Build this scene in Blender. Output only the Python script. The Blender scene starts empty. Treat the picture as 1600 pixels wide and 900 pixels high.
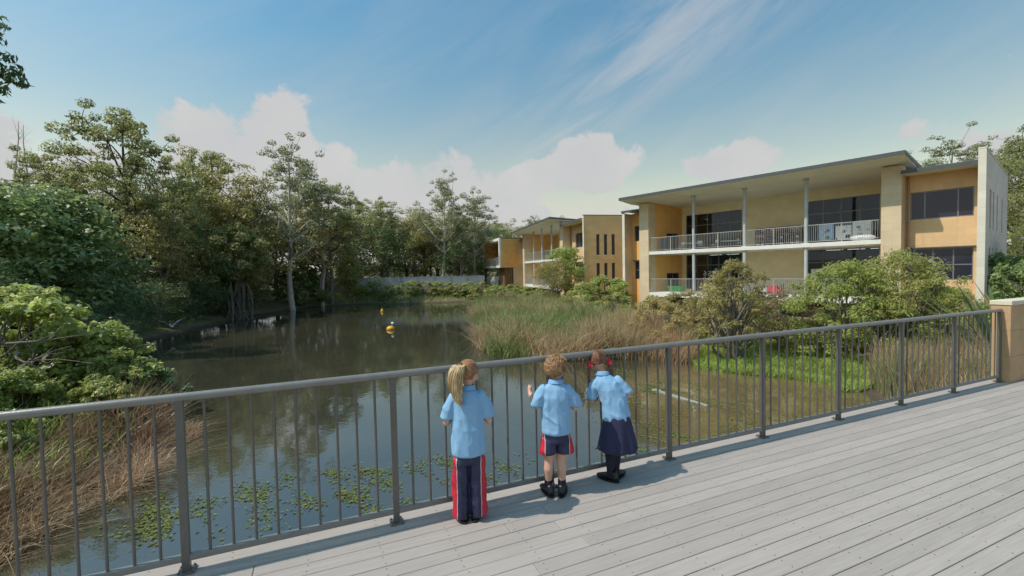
import bpy, bmesh, math, random
import numpy as np
from mathutils import Matrix, Vector, noise, Euler

# ------------------------------------------------------------------ camera, sky, sun, exposure
scene = bpy.context.scene
COL = scene.collection
EYE = 1.82
cam_data = bpy.data.cameras.new('camera')
cam = bpy.data.objects.new('camera', cam_data)
COL.objects.link(cam)
cam_data.sensor_width = 36.0
cam_data.lens = 36.0 * 712.0 / 1600.0
cam_data.clip_start = 0.05
cam_data.clip_end = 6000
cam.matrix_world = Matrix.Translation((0, 0, EYE)) @ Matrix.Rotation(math.pi / 2 - math.atan(26 / 712), 4, 'X') @ Matrix.Rotation(-0.02, 4, 'Z')
scene.camera = cam

SUN_ELEV, SUN_TRAVEL = math.radians(55), math.radians(15)     # the light travels towards +X, 15 degrees towards +Y
sun_data = bpy.data.lights.new('sun', 'SUN')
sun_data.energy = 2.1
sun_data.angle = math.radians(0.55)
sun_data.color = (1.0, 0.90, 0.78)
sun = bpy.data.objects.new('sun', sun_data)
COL.objects.link(sun)
travel = Vector((math.cos(SUN_TRAVEL) * math.cos(SUN_ELEV), math.sin(SUN_TRAVEL) * math.cos(SUN_ELEV), -math.sin(SUN_ELEV)))
sun.rotation_euler = travel.to_track_quat('-Z', 'Y').to_euler()
sun.location = (-30, -5, 50)

scene.view_settings.view_transform = 'Standard'
scene.view_settings.look = 'None'
scene.view_settings.exposure = 0.76
scene.view_settings.gamma = 1.0
scene.view_settings.use_curve_mapping = False
scene.cycles.use_denoising = True
scene.cycles.max_bounces = 10
scene.cycles.diffuse_bounces = 8
scene.cycles.transparent_max_bounces = 12
scene.cycles.caustics_reflective = False
scene.cycles.caustics_refractive = False

world = bpy.data.worlds.new('World')
scene.world = world
world.use_nodes = True

class NT:
    """small helper around a node tree"""
    def __init__(self, tree):
        self.t = tree
        tree.nodes.clear()
    def n(self, typ, **kw):
        nd = self.t.nodes.new(typ)
        for k, v in kw.items():
            if k.startswith('i_'):
                key = k[2:]
                key = int(key) if key.isdigit() else key.replace('_', ' ')
                self.put(nd.inputs[key], v)
            else:
                setattr(nd, k, v)
        return nd
    def put(self, sock, v):
        if isinstance(v, bpy.types.NodeSocket):
            self.t.links.new(v, sock)
        elif isinstance(v, bpy.types.Node):
            self.t.links.new(v.outputs[0], sock)
        else:
            sock.default_value = v
    def math(self, op, a, b=0.0, c=0.0, clamp=False):
        nd = self.t.nodes.new('ShaderNodeMath')
        nd.operation = op
        nd.use_clamp = clamp
        for i, v in enumerate((a, b, c)):
            self.put(nd.inputs[i], v)
        return nd.outputs[0]
    def noise(self, vec, scale, detail=4, rough=0.55, dist=0.0):
        nd = self.n('ShaderNodeTexNoise', i_Scale=scale, i_Detail=detail, i_Roughness=rough, i_Distortion=dist)
        if vec is not None:
            self.put(nd.inputs['Vector'], vec)
        return nd.outputs['Fac']
    def ramp(self, fac, stops, interp='LINEAR'):
        nd = self.n('ShaderNodeValToRGB')
        self.put(nd.inputs[0], fac)
        cr = nd.color_ramp
        cr.interpolation = interp
        while len(cr.elements) < len(stops):
            cr.elements.new(0.5)
        for e, (p, c) in zip(cr.elements, stops):
            e.position = p
            e.color = c if len(c) == 4 else (*c, 1)
        return nd.outputs[0]
    def mix(self, fac, a, b):
        nd = self.n('ShaderNodeMix', data_type='RGBA')
        self.put(nd.inputs[0], fac)
        for s, v in ((nd.inputs[6], a), (nd.inputs[7], b)):
            self.put(s, (*v, 1) if isinstance(v, tuple) and len(v) == 3 else v)
        return nd.outputs[2]
    def smooth(self, v, lo, hi):
        nd = self.n('ShaderNodeMapRange', interpolation_type='SMOOTHSTEP')
        self.put(nd.inputs[0], v)
        nd.inputs[1].default_value = lo
        nd.inputs[2].default_value = hi
        return nd.outputs[0]

def build_sky():
    w = NT(world.node_tree)
    sky = w.n('ShaderNodeTexSky', sky_type='NISHITA', sun_disc=False)
    sky.sun_elevation = SUN_ELEV
    sky.sun_rotation = math.atan2(-travel.x, -travel.y)
    sky.air_density = 1.0
    sky.dust_density = 1.2
    sky.ozone_density = 1.5
    d = w.n('ShaderNodeTexCoord').outputs['Generated']
    sep = w.n('ShaderNodeSeparateXYZ', i_0=d)
    az = w.math('ARCTAN2', sep.outputs[0], sep.outputs[1])
    el = w.math('ARCSINE', sep.outputs[2])
    comb = w.n('ShaderNodeCombineXYZ', i_0=az, i_1=el)
    n1 = w.noise(comb.outputs[0], 10.0, 10, 0.62, 0.3)
    n2 = w.noise(comb.outputs[0], 2.2, 5, 0.5, 0.0)
    # cumulus heads: azimuth, elevation, half width, half height
    heads = [(-.92, .09, .17, .17, 1), (-.72, .09, .14, .12, 1), (-.585, .17, .085, .14, 1), (-.47, .15, .15, .17, 1), (-.37, .20, .06, .075, .8), (-.30, .12, .12, .10, 1), (-.17, .11, .18, .13, 1), (-.03, .07, .2, .11, 1),
             (.07, .20, .10, .045, .9), (.17, .222, .10, .055, 1.1), (.455, .207, .085, .038, 1.0), (.20, .05, .26, .07, 1), (.735, .205, .05, .03, .2), (.80, .285, .07, .03, -.45),
             (.70, .15, .09, .04, .2), (.80, .17, .07, .045, .3), (-1.4, .12, .3, .14, 1), (-2.1, .1, .4, .16, 1), (-2.8, .15, .3, .1, 1), (1.25, .12, .3, .12, 1), (1.8, .2, .25, .08, .6), (2.5, .1, .4, .15, 1)]
    best = None
    for a, e, rw, rh, st in heads:
        dx = w.math('DIVIDE', w.math('SUBTRACT', az, a), rw)
        dy = w.math('DIVIDE', w.math('SUBTRACT', el, e), rh)
        r2 = w.math('ADD', w.math('MULTIPLY', dx, dx), w.math('MULTIPLY', dy, dy))
        v = w.math('SUBTRACT', st, r2)
        v = w.math('MAXIMUM', v, -1.2)
        best = v if best is None else w.math('MAXIMUM', best, v)
    f = w.math('ADD', best, w.math('MULTIPLY', w.math('SUBTRACT', n1, 0.5), 3.6))
    cum = w.smooth(f, -0.15, 0.25)
    # low pale bank along the horizon
    low = w.smooth(w.math('ADD', el, w.math('MULTIPLY', w.math('SUBTRACT', n2, 0.5), 0.16)), 0.19, 0.06)
    cum = w.math('MAXIMUM', cum, w.math('MULTIPLY', low, 0.85))
    # cirrus streaks, drawn out along one slant direction
    rot = w.n('ShaderNodeVectorRotate', rotation_type='Z_AXIS', i_Vector=comb.outputs[0], i_Angle=-0.50)
    st = w.n('ShaderNodeVectorMath', operation='MULTIPLY', i_0=rot.outputs[0], i_1=(1.3, 7.0, 1.0))
    n3 = w.noise(st.outputs[0], 2.0, 7, 0.6, 0.58)
    sp = w.n('ShaderNodeSeparateXYZ', i_0=rot.outputs[0])
    # main streak band
    b1 = w.math('DIVIDE', w.math('SUBTRACT', sp.outputs[1], 0.215), 0.085)
    b1 = w.math('POWER', 2.718, w.math('MULTIPLY', w.math('MULTIPLY', b1, b1), -1.0))
    gate = w.smooth(az, -0.25, 0.25)
    ci = w.math('MULTIPLY', w.smooth(n3, 0.32, 0.74), w.math('ADD', w.math('MULTIPLY', w.math('MULTIPLY', b1, gate), 0.62), 0.18), clamp=True)
    ci = w.math('MULTIPLY', ci, 0.75)
    shade = w.noise(comb.outputs[0], 7.0, 5, 0.55)
    cw = w.ramp(shade, [(0.3, (2.22, 2.25, 2.30)), (0.7, (2.50, 2.48, 2.45))])
    skyc = w.n('ShaderNodeMix', data_type='RGBA', blend_type='MULTIPLY', i_0=1.0)
    w.put(skyc.inputs[6], sky.outputs[0])
    w.put(skyc.inputs[7], w.mix(w.smooth(el, 0.04, 0.55), (0.95, 0.69, 0.40), (0.41, 0.66, 0.62)))
    c1 = w.mix(ci, skyc.outputs[2], cw)
    c2 = w.mix(w.math('MULTIPLY', cum, 0.97), c1, cw)
    bg = w.n('ShaderNodeBackground', i_Color=c2, i_Strength=0.15)
    out = w.n('ShaderNodeOutputWorld')
    w.t.links.new(bg.outputs[0], out.inputs[0])
build_sky()

# ------------------------------------------------------------------ materials
MATS = {}
def new_mat(name):
    m = bpy.data.materials.new(name)
    m.use_nodes = True
    MATS[name] = m
    return m, NT(m.node_tree)

def plain(name, col, rough=0.6, var=0.12, scale=6.0, bump=0.0, bscale=40.0, metal=0.0, spec=0.5, coords='Object', stretch=None, dirt=None):
    m, t = new_mat(name)
    vec = t.n('ShaderNodeTexCoord').outputs[coords]
    if stretch:
        vec = t.n('ShaderNodeVectorMath', operation='MULTIPLY', i_0=vec, i_1=stretch).outputs[0]
    f = t.noise(vec, scale, 5, 0.6)
    lo = tuple(c * (1 - var) for c in col)
    hi = tuple(min(1, c * (1 + var)) for c in col)
    c = t.ramp(f, [(0.3, lo), (0.7, hi)])
    if dirt:
        g = t.smooth(t.noise(vec, dirt[1], 6, 0.65), 0.5, 0.72)
        c = t.mix(t.math('MULTIPLY', g, dirt[2]), c, dirt[0])
    p = t.n('ShaderNodeBsdfPrincipled', i_Roughness=rough, i_Metallic=metal)
    p.inputs['Specular IOR Level'].default_value = spec
    t.put(p.inputs['Base Color'], c)
    if bump:
        b = t.n('ShaderNodeBump', i_Strength=bump, i_Distance=0.02)
        t.put(b.inputs['Height'], t.noise(vec, bscale, 4, 0.6))
        t.put(p.inputs['Normal'], b.outputs[0])
    o = t.n('ShaderNodeOutputMaterial')
    t.t.links.new(p.outputs[0], o.inputs[0])
    return m

def leaf_mat(name, dark, mid, light, trans=0.3, gloss=0.02):
    m, t = new_mat(name)
    geo = t.n('ShaderNodeNewGeometry')
    oi = t.n('ShaderNodeObjectInfo')
    r = t.math('ADD', t.math('MULTIPLY', geo.outputs['Random Per Island'], 0.8), t.math('MULTIPLY', oi.outputs['Random'], 0.2))
    c = t.ramp(r, [(0.0, dark), (0.5, mid), (1.0, light)])
    pos = t.noise(geo.outputs['Position'], 0.35, 3)
    hs = t.n('ShaderNodeHueSaturation', i_Saturation=0.92)
    t.put(hs.inputs['Hue'], t.math('ADD', 0.478, t.math('MULTIPLY', pos, 0.036)))
    t.put(hs.inputs['Value'], t.math('ADD', 0.75, t.math('MULTIPLY', pos, 0.5)))
    t.put(hs.inputs['Color'], c)
    d = t.n('ShaderNodeBsdfDiffuse', i_Color=hs.outputs[0])
    tr = t.n('ShaderNodeBsdfTranslucent', i_Color=hs.outputs[0])
    mx = t.n('ShaderNodeMixShader', i_0=trans)
    t.t.links.new(d.outputs[0], mx.inputs[1])
    t.t.links.new(tr.outputs[0], mx.inputs[2])
    g = t.n('ShaderNodeBsdfGlossy', i_Roughness=0.5)
    fr = t.n('ShaderNodeFresnel', i_IOR=1.35)
    mx2 = t.n('ShaderNodeMixShader')
    t.put(mx2.inputs[0], t.math('MULTIPLY', fr.outputs[0], gloss * 5, clamp=True))
    t.t.links.new(mx.outputs[0], mx2.inputs[1])
    t.t.links.new(g.outputs[0], mx2.inputs[2])
    o = t.n('ShaderNodeOutputMaterial')
    t.t.links.new(mx2.outputs[0], o.inputs[0])
    return m

plain('steel_paint', (0.145, 0.138, 0.125), 0.38, 0.10, 9, 0.05, 90, metal=0.25)
plain('steel_rail', (0.235, 0.23, 0.215), 0.34, 0.10, 9, 0.05, 90, metal=0.25)
plain('bark_dark', (0.075, 0.06, 0.05), 0.9, 0.35, 5, 0.5, 14)
plain('bark_pale', (0.50, 0.46, 0.40), 0.85, 0.30, 4, 0.35, 12)
plain('bark_grey', (0.19, 0.165, 0.14), 0.9, 0.35, 5, 0.45, 14)
leaf_mat('leaf_gum', (0.16, 0.2, 0.06), (0.33, 0.36, 0.11), (0.54, 0.52, 0.18), 0.58)
leaf_mat('leaf_gum_grey', (0.17, 0.2, 0.1), (0.33, 0.36, 0.18), (0.52, 0.53, 0.29), 0.58)
leaf_mat('leaf_olive', (0.23, 0.215, 0.06), (0.42, 0.385, 0.11), (0.62, 0.53, 0.18), 0.58)
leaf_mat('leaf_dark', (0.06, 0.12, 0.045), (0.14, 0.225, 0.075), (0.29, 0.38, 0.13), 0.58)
leaf_mat('leaf_broad', (0.12, 0.2, 0.06), (0.26, 0.38, 0.11), (0.54, 0.62, 0.26), 0.58)
leaf_mat('leaf_bright', (0.22, 0.31, 0.06), (0.42, 0.51, 0.11), (0.64, 0.65, 0.19), 0.62)
leaf_mat('leaf_fresh', (0.24, 0.29, 0.065), (0.43, 0.46, 0.12), (0.64, 0.61, 0.19), 0.62)
leaf_mat('leaf_straw', (0.300, 0.233, 0.082), (0.519, 0.437, 0.151), (0.792, 0.655, 0.273), 0.55)
leaf_mat('leaf_brown', (0.204, 0.137, 0.069), (0.382, 0.273, 0.124), (0.546, 0.464, 0.218), 0.55)
leaf_mat('reed_green', (0.13, 0.19, 0.05), (0.27, 0.35, 0.1), (0.48, 0.5, 0.2), 0.5)
leaf_mat('reed_dry', (0.313, 0.203, 0.110), (0.570, 0.404, 0.229), (0.863, 0.680, 0.404), 0.55)
leaf_mat('reed_red', (0.2, 0.115, 0.06), (0.36, 0.235, 0.135), (0.52, 0.39, 0.24), 0.4)
leaf_mat('weed_leaf', (0.075, 0.105, 0.026), (0.155, 0.195, 0.048), (0.26, 0.29, 0.085), 0.2)
leaf_mat('grass_leaf', (0.18, 0.28, 0.04), (0.32, 0.45, 0.07), (0.48, 0.58, 0.13), 0.3)

# ------------------------------------------------------------------ mesh helpers
def tag(o, label=None, cat=None, group=None, kind=None):
    if label: o['label'] = label
    if cat: o['category'] = cat
    if group: o['group'] = group
    if kind: o['kind'] = kind
    return o

def obj(name, mesh, mat=None, parent=None, loc=None):
    o = bpy.data.objects.new(name, mesh)
    COL.objects.link(o)
    if mat is not None and mesh is not None and len(mesh.materials) == 0:
        mesh.materials.append(MATS[mat] if isinstance(mat, str) else mat)
    if parent is not None:
        o.parent = parent
    if loc is not None:
        o.location = loc
    return o

def empty(name, loc=(0, 0, 0), rz=0.0):
    o = bpy.data.objects.new(name, None)
    COL.objects.link(o)
    o.location = loc
    o.rotation_euler = (0, 0, rz)
    o.empty_display_size = 0.2
    return o

def np_mesh(name, verts, faces, smooth=False):
    """faces: (N,k) int array, all of one size"""
    me = bpy.data.meshes.new(name)
    verts = np.asarray(verts, np.float32)
    faces = np.asarray(faces, np.int32)
    k = faces.shape[1]
    me.vertices.add(len(verts))
    me.vertices.foreach_set('co', verts.ravel())
    me.loops.add(faces.size)
    me.loops.foreach_set('vertex_index', faces.ravel())
    me.polygons.add(len(faces))
    me.polygons.foreach_set('loop_start', np.arange(0, faces.size, k, dtype=np.int32))
    me.polygons.foreach_set('loop_total', np.full(len(faces), k, np.int32))
    if smooth:
        me.polygons.foreach_set('use_smooth', np.ones(len(faces), bool))
    me.update(calc_edges=True)
    return me

class MB:
    def __init__(self):
        self.v, self.f, self.sm = [], [], []
    def add(self, vs, fs, smooth=False):
        o = len(self.v)
        self.v += [tuple(p) for p in vs]
        self.f += [tuple(i + o for i in q) for q in fs]
        self.sm += [smooth] * len(fs)
        return self
    def box(self, x0, x1, y0, y1, z0, z1):
        vs = [(x, y, z) for z in (z0, z1) for y in (y0, y1) for x in (x0, x1)]
        return self.add(vs, [(0, 2, 3, 1), (4, 5, 7, 6), (0, 1, 5, 4), (2, 6, 7, 3), (0, 4, 6, 2), (1, 3, 7, 5)])
    def bevbox(self, x0, x1, y0, y1, z0, z1, b=0.003):
        """box with its top edges bevelled"""
        vs = [(x0, y0, z0), (x1, y0, z0), (x1, y1, z0), (x0, y1, z0), (x0, y0, z1 - b), (x1, y0, z1 - b), (x1, y1, z1 - b), (x0, y1, z1 - b),
              (x0 + b, y0 + b, z1), (x1 - b, y0 + b, z1), (x1 - b, y1 - b, z1), (x0 + b, y1 - b, z1)]
        fs = [(3, 2, 1, 0), (8, 9, 10, 11)]
        for a in range(4):
            c = (a + 1) % 4
            fs += [(a, c, c + 4, a + 4), (a + 4, c + 4, c + 8, a + 8)]
        return self.add(vs, fs)
    def prism(self, pts, axis, a, b):
        """pts 2-D polygon extruded along axis ('x': pts are (y,z); 'y': pts are (x,z); 'z': (x,y))"""
        def mk(p, q):
            return {'x': (q, p[0], p[1]), 'y': (p[0], q, p[1]), 'z': (p[0], p[1], q)}[axis]
        n = len(pts)
        vs = [mk(p, a) for p in pts] + [mk(p, b) for p in pts]
        fs = [tuple(range(n))[::-1], tuple(range(n, 2 * n))] + [(i, (i + 1) % n, n + (i + 1) % n, n + i) for i in range(n)]
        return self.add(vs, fs)
    def tube(self, path, radii, sides=6, cap=True, smooth=True):
        path = [Vector(p) for p in path]
        n = len(path)
        if not hasattr(radii, '__len__'):
            radii = [radii] * n
        rings = []
        ref = None
        for i, p in enumerate(path):
            d = (path[min(i + 1, n - 1)] - path[max(i - 1, 0)])
            d = d.normalized() if d.length > 1e-9 else Vector((0, 0, 1))
            if ref is None:
                ref = Vector((1, 0, 0)) if abs(d.x) < 0.9 else Vector((0, 1, 0))
            s = d.cross(ref)
            s = s.normalized() if s.length > 1e-6 else d.orthogonal().normalized()
            q = s.cross(d).normalized()
            ref = q
            rings.append([p + (s * math.cos(2 * math.pi * k / sides) + q * math.sin(2 * math.pi * k / sides)) * radii[i] for k in range(sides)])
        vs = [v for r in rings for v in r]
        fs = []
        for i in range(n - 1):
            for k in range(sides):
                k2 = (k + 1) % sides
                fs.append((i * sides + k2, i * sides + k, (i + 1) * sides + k, (i + 1) * sides + k2))
        self.add(vs, fs, smooth)
        if cap:
            self.add(rings[0], [tuple(range(sides))])
            self.add(rings[-1], [tuple(range(sides))[::-1]])
        return self
    def lathe(self, prof, sides=16, c=(0, 0, 0), smooth=True):
        vs, fs = [], []
        for r, z in prof:
            for k in range(sides):
                a = 2 * math.pi * k / sides
                vs.append((c[0] + r * math.cos(a), c[1] + r * math.sin(a), c[2] + z))
        for i in range(len(prof) - 1):
            for k in range(sides):
                k2 = (k + 1) % sides
                fs.append((i * sides + k, i * sides + k2, (i + 1) * sides + k2, (i + 1) * sides + k))
        return self.add(vs, fs, smooth)
    def ball(self, c, r, n=10, m=6):
        r = r if hasattr(r, '__len__') else (r, r, r)
        vs, fs = [], []
        for i in range(m + 1):
            th = math.pi * i / m
            for k in range(n):
                a = 2 * math.pi * k / n
                vs.append((c[0] + r[0] * math.sin(th) * math.cos(a), c[1] + r[1] * math.sin(th) * math.sin(a), c[2] - r[2] * math.cos(th)))
        for i in range(m):
            for k in range(n):
                k2 = (k + 1) % n
                fs.append((i * n + k, i * n + k2, (i + 1) * n + k2, (i + 1) * n + k))
        return self.add(vs, fs, True)
    def mesh(self, name):
        me = bpy.data.meshes.new(name)
        me.from_pydata(self.v, [], self.f)
        me.polygons.foreach_set('use_smooth', self.sm)
        me.update()
        return me
    def build(self, name, mat, parent=None, loc=None):
        return obj(name, self.mesh(name), mat, parent, loc)
# ------------------------------------------------------------------ terrain and pond
WATER = -2.2
SHORE = np.array([(-11, -14), (-9.6, 0), (-8.6, 5), (-8.3, 7.3), (-8.5, 8.9), (-9.0, 10.8), (-10.9, 13.9), (-15, 18), (-20, 23), (-23.5, 28.5), (-25, 35), (-26.8, 47.7),
                  (-25.5, 57.0), (-21, 61.5), (-13.4, 60.5), (-5.4, 62), (-3.5, 56), (-3.4, 47.7), (-2.4, 36), (-1.5, 27), (-0.6, 21.8), (2, 20.6), (4.8, 21.2), (7.4, 19.2),
                  (9, 17.5), (10.45, 16.7), (11.6, 15.2), (10.5, 12.6), (10.4, 10.5), (11.2, 8.0), (13, 4), (16, -14)], float)

def shore_dist(x, y):
    """signed distance to the pond outline, negative on the water"""
    x = np.asarray(x, float); y = np.asarray(y, float)
    best = np.full(x.shape, 1e9)
    inside = np.zeros(x.shape, bool)
    n = len(SHORE)
    for i in range(n):
        ax, ay = SHORE[i]
        bx, by = SHORE[(i + 1) % n]
        ex, ey = bx - ax, by - ay
        t = np.clip(((x - ax) * ex + (y - ay) * ey) / (ex * ex + ey * ey), 0, 1)
        best = np.minimum(best, np.hypot(x - ax - t * ex, y - ay - t * ey))
        cond = (ay > y) != (by > y)
        xi = ax + (y - ay) / (by - ay if by != ay else 1e-9) * ex
        inside ^= cond & (x < xi)
    return np.where(inside, -best, best)

def wob(x, y):
    return (np.sin(x * 1.31 + 1.7 * np.sin(y * 0.9)) * np.cos(y * 1.17 + 1.3 * np.sin(x * 0.7)) + 0.5 * np.sin(x * 2.9 + y * 2.3) * np.cos(y * 3.1 - x * 1.9))

def ground_z(x, y):
    x = np.asarray(x, float); y = np.asarray(y, float)
    d = shore_dist(x, y) + 0.18 * wob(x, y)
    left = 1 / (1 + np.exp((x + 9) / 2.0)) 
    far = 1 / (1 + np.exp(-(y - 60) / 3.0))
    rise = 0.75 + 1.45 * np.maximum(left, far)
    land = WATER + 0.10 + rise * (1 - np.exp(-np.maximum(d, 0) / 7.0)) + 0.05 * wob(x * 0.8, y * 0.8) * np.minimum(1, np.maximum(d, 0))
    hill = np.clip((np.hypot(x, y - 20) - 75) / 300, 0, 1)
    land = land + hill * 6
    pond = WATER + np.maximum(d * 0.35, -1.4) + 0.06
    return np.where(d > 0, land, pond)

def axis(lo, hi, step, far, grow=1.35):
    a = list(np.arange(lo, hi + 1e-6, step))
    s = step
    while a[-1] < far:
        s *= grow; a.append(a[-1] + s)
    s = step
    while a[0] > -far:
        s *= grow; a.insert(0, a[0] - s)
    return np.array(a)

gx, gy = axis(-45, 40, 0.5, 2600), axis(-14, 85, 0.5, 2600)
GX, GY = np.meshgrid(gx, gy)
GZ = ground_z(GX, GY)
nx, ny = len(gx), len(gy)
ii, jj = np.meshgrid(np.arange(nx - 1), np.arange(ny - 1))
base = (jj * nx + ii).ravel()
ground_me = np_mesh('ground', np.stack([GX.ravel(), GY.ravel(), GZ.ravel()], 1), np.stack([base, base + 1, base + nx + 1, base + nx], 1), True)

m, t = new_mat('soil')
pos = t.n('ShaderNodeNewGeometry').outputs['Position']
n_a = t.noise(pos, 0.35, 6, 0.6)
n_b = t.noise(pos, 2.6, 6, 0.65)
n_c = t.noise(pos, 14.0, 4, 0.6)
green = t.ramp(n_b, [(0.3, (0.085, 0.095, 0.035)), (0.7, (0.17, 0.18, 0.065))])
earth = t.ramp(n_c, [(0.3, (0.14, 0.10, 0.06)), (0.7, (0.28, 0.21, 0.14))])
c = t.mix(t.smooth(n_a, 0.42, 0.62), green, earth)
zz = t.n('ShaderNodeSeparateXYZ', i_0=pos).outputs[2]
c = t.mix(t.smooth(zz, WATER + 0.22, WATER + 0.02), c, (0.075, 0.055, 0.032))
p = t.n('ShaderNodeBsdfPrincipled', i_Roughness=0.95)
t.put(p.inputs['Base Color'], c)
b = t.n('ShaderNodeBump', i_Strength=0.8, i_Distance=0.08)
t.put(b.inputs['Height'], t.math('ADD', n_b, t.math('MULTIPLY', n_c, 0.5)))
t.put(p.inputs['Normal'], b.outputs[0])
t.t.links.new(p.outputs[0], t.n('ShaderNodeOutputMaterial').inputs[0])
tag(obj('ground', ground_me, 'soil'), kind='structure', label='sloping soil and grass banks round the pond')

m, t = new_mat('pond_water')
pos = t.n('ShaderNodeNewGeometry').outputs['Position']
sep = t.n('ShaderNodeSeparateXYZ', i_0=pos)
# silty shallows on the right-hand arm of the pond, clear dark water elsewhere
dx = t.math('DIVIDE', t.math('SUBTRACT', sep.outputs[0], 8.2), 5.2)
dy = t.math('DIVIDE', t.math('SUBTRACT', sep.outputs[1], 12.5), 7.0)
rr = t.math('ADD', t.math('MULTIPLY', dx, dx), t.math('MULTIPLY', dy, dy))
silt = t.smooth(t.math('ADD', rr, t.math('MULTIPLY', t.noise(pos, 0.45, 5, 0.6), 1.2)), 2.1, 0.9)
deep = t.ramp(t.noise(pos, 0.22, 4, 0.55), [(0.3, (0.036, 0.037, 0.026)), (0.7, (0.066, 0.060, 0.038))])
mud = t.ramp(t.noise(pos, 0.9, 5, 0.6), [(0.3, (0.13, 0.10, 0.042)), (0.7, (0.22, 0.165, 0.075))])
col = t.mix(silt, deep, mud)
dif = t.n('ShaderNodeBsdfDiffuse', i_Color=col)
gl = t.n('ShaderNodeBsdfGlossy', i_Roughness=0.015, i_Color=(0.92, 0.96, 1.0, 1))
fr = t.n('ShaderNodeFresnel', i_IOR=2.45)
st = t.n('ShaderNodeVectorMath', operation='MULTIPLY', i_0=pos, i_1=(1.0, 1.0, 1.0))
w1 = t.noise(st.outputs[0], 1.6, 4, 0.55, 0.3)
w2 = t.noise(st.outputs[0], 7.0, 3, 0.55, 0.2)
calm = t.smooth(t.noise(pos, 0.10, 3, 0.5), 0.38, 0.66)
hgt = t.math('ADD', w1, t.math('MULTIPLY', w2, t.math('ADD', 0.10, t.math('MULTIPLY', calm, 0.35))))
b = t.n('ShaderNodeBump', i_Strength=0.085, i_Distance=0.05)
t.put(b.inputs['Height'], hgt)
for nd in (gl, fr):
    t.put(nd.inputs['Normal'], b.outputs[0])
mx = t.n('ShaderNodeMixShader')
t.put(mx.inputs[0], fr.outputs[0])
t.t.links.new(dif.outputs[0], mx.inputs[1])
t.t.links.new(gl.outputs[0], mx.inputs[2])
t.t.links.new(mx.outputs[0], t.n('ShaderNodeOutputMaterial').inputs[0])
tag(MB().add([(-40, -16, WATER), (24, -16, WATER), (24, 72, WATER), (-40, 72, WATER)], [(0, 1, 2, 3)]).build('water', 'pond_water'),
    kind='structure', label='still brown pond reflecting sky and trees')

# ------------------------------------------------------------------ deck, railing, parapet
DA = math.atan2(0.398, 0.917)          # direction of the boards
RAIL_Y = 3.352
deck = tag(empty('deck', (0, 0, 0), DA), kind='structure', label='weathered grey timber viewing deck of long boards')
m, t = new_mat('deck_timber')
tc = t.n('ShaderNodeTexCoord').outputs['Object']
oi = t.n('ShaderNodeObjectInfo').outputs['Random']
off = t.n('ShaderNodeCombineXYZ', i_0=t.math('MULTIPLY', oi, 37.0), i_1=t.math('MULTIPLY', oi, 11.0))
vec = t.n('ShaderNodeVectorMath', operation='ADD', i_0=tc, i_1=off.outputs[0]).outputs[0]
gv = t.n('ShaderNodeVectorMath', operation='MULTIPLY', i_0=vec, i_1=(1.2, 34.0, 34.0)).outputs[0]
grain = t.noise(gv, 2.0, 6, 0.65, 0.4)
blot = t.noise(vec, 2.2, 5, 0.6)
c = t.ramp(grain, [(0.25, (0.312, 0.278, 0.256)), (0.55, (0.38, 0.342, 0.318)), (0.8, (0.422, 0.384, 0.358))])
tone = t.math('ADD', 0.86, t.math('ADD', t.math('MULTIPLY', oi, 0.15), t.math('MULTIPLY', blot, 0.16)))
hs = t.n('ShaderNodeHueSaturation', i_Color=c)
t.put(hs.inputs['Value'], tone)
stain = t.smooth(t.noise(vec, 0.9, 7, 0.7), 0.60, 0.78)
c = t.mix(t.math('MULTIPLY', stain, 0.35), hs.outputs[0], (0.25, 0.235, 0.20))
p = t.n('ShaderNodeBsdfPrincipled', i_Roughness=0.78)
t.put(p.inputs['Base Color'], c)
b = t.n('ShaderNodeBump', i_Strength=0.25, i_Distance=0.004)
t.put(b.inputs['Height'], grain)
t.put(p.inputs['Normal'], b.outputs[0])
t.t.links.new(p.outputs[0], t.n('ShaderNodeOutputMaterial').inputs[0])
plain('deck_under', (0.07, 0.062, 0.055), 0.9, 0.2, 3)

PITCH, GAP = 0.1215, 0.0042
random.seed(4)
plank_mes = {}
yy = RAIL_Y + 0.13 - PITCH
row = 0
while yy > -2.6:
    x = -9.0 - random.uniform(0, 3.0)
    while x < 16.5:
        ln = random.choice((5.4, 5.4, 6.0))
        if ln not in plank_mes:
            plank_mes[ln] = MB().bevbox(0.0015, ln - 0.0015, GAP / 2, PITCH - GAP / 2, -0.032, 0.0, 0.003).mesh('plank')
        obj('plank', plank_mes[ln], 'deck_timber', deck, (x, yy + random.uniform(-.0006, .0006), random.uniform(-0.002, 0.0)))
        x += ln
    yy -= PITCH
for y in (3.44, 1.5, -0.6, -2.4):
    MB().box(-10, 17, y - 0.05, y + 0.045, -0.29, -0.036).build('bearer', 'deck_under', deck)
MB().box(-10, 17, -2.6, 3.38, -0.052, -0.038).build('underlay', 'deck_under', deck)
for x in np.arange(-6.0, 16.5, 2.56):
    for y in (2.6, -1.6):
        MB().tube([(x, y, -3.6), (x, y, -0.29)], 0.11, 10).build('pile', 'deck_under', deck)

sv, sf = [], []
yq = RAIL_Y + 0.13 - PITCH
while yq > -0.5:
    for xq in np.arange(-4.6, 13.0, 0.45):
        for dy in (0.028, PITCH - 0.028):
            cx, cy = xq + random.uniform(-.008, .008), yq + dy + random.uniform(-.004, .004)
            k0 = len(sv)
            sv += [(cx + 0.0042 * math.cos(a * 1.0472), cy + 0.0042 * math.sin(a * 1.0472), 0.0012) for a in range(6)]
            sf.append(tuple(range(k0, k0 + 6)))
    yq -= PITCH
plain('screw_head', (0.12, 0.11, 0.10), 0.5, 0.2, 5)
obj('screws', np_mesh('screws', sv, sf), 'screw_head', deck)['kind'] = 'stuff'

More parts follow.
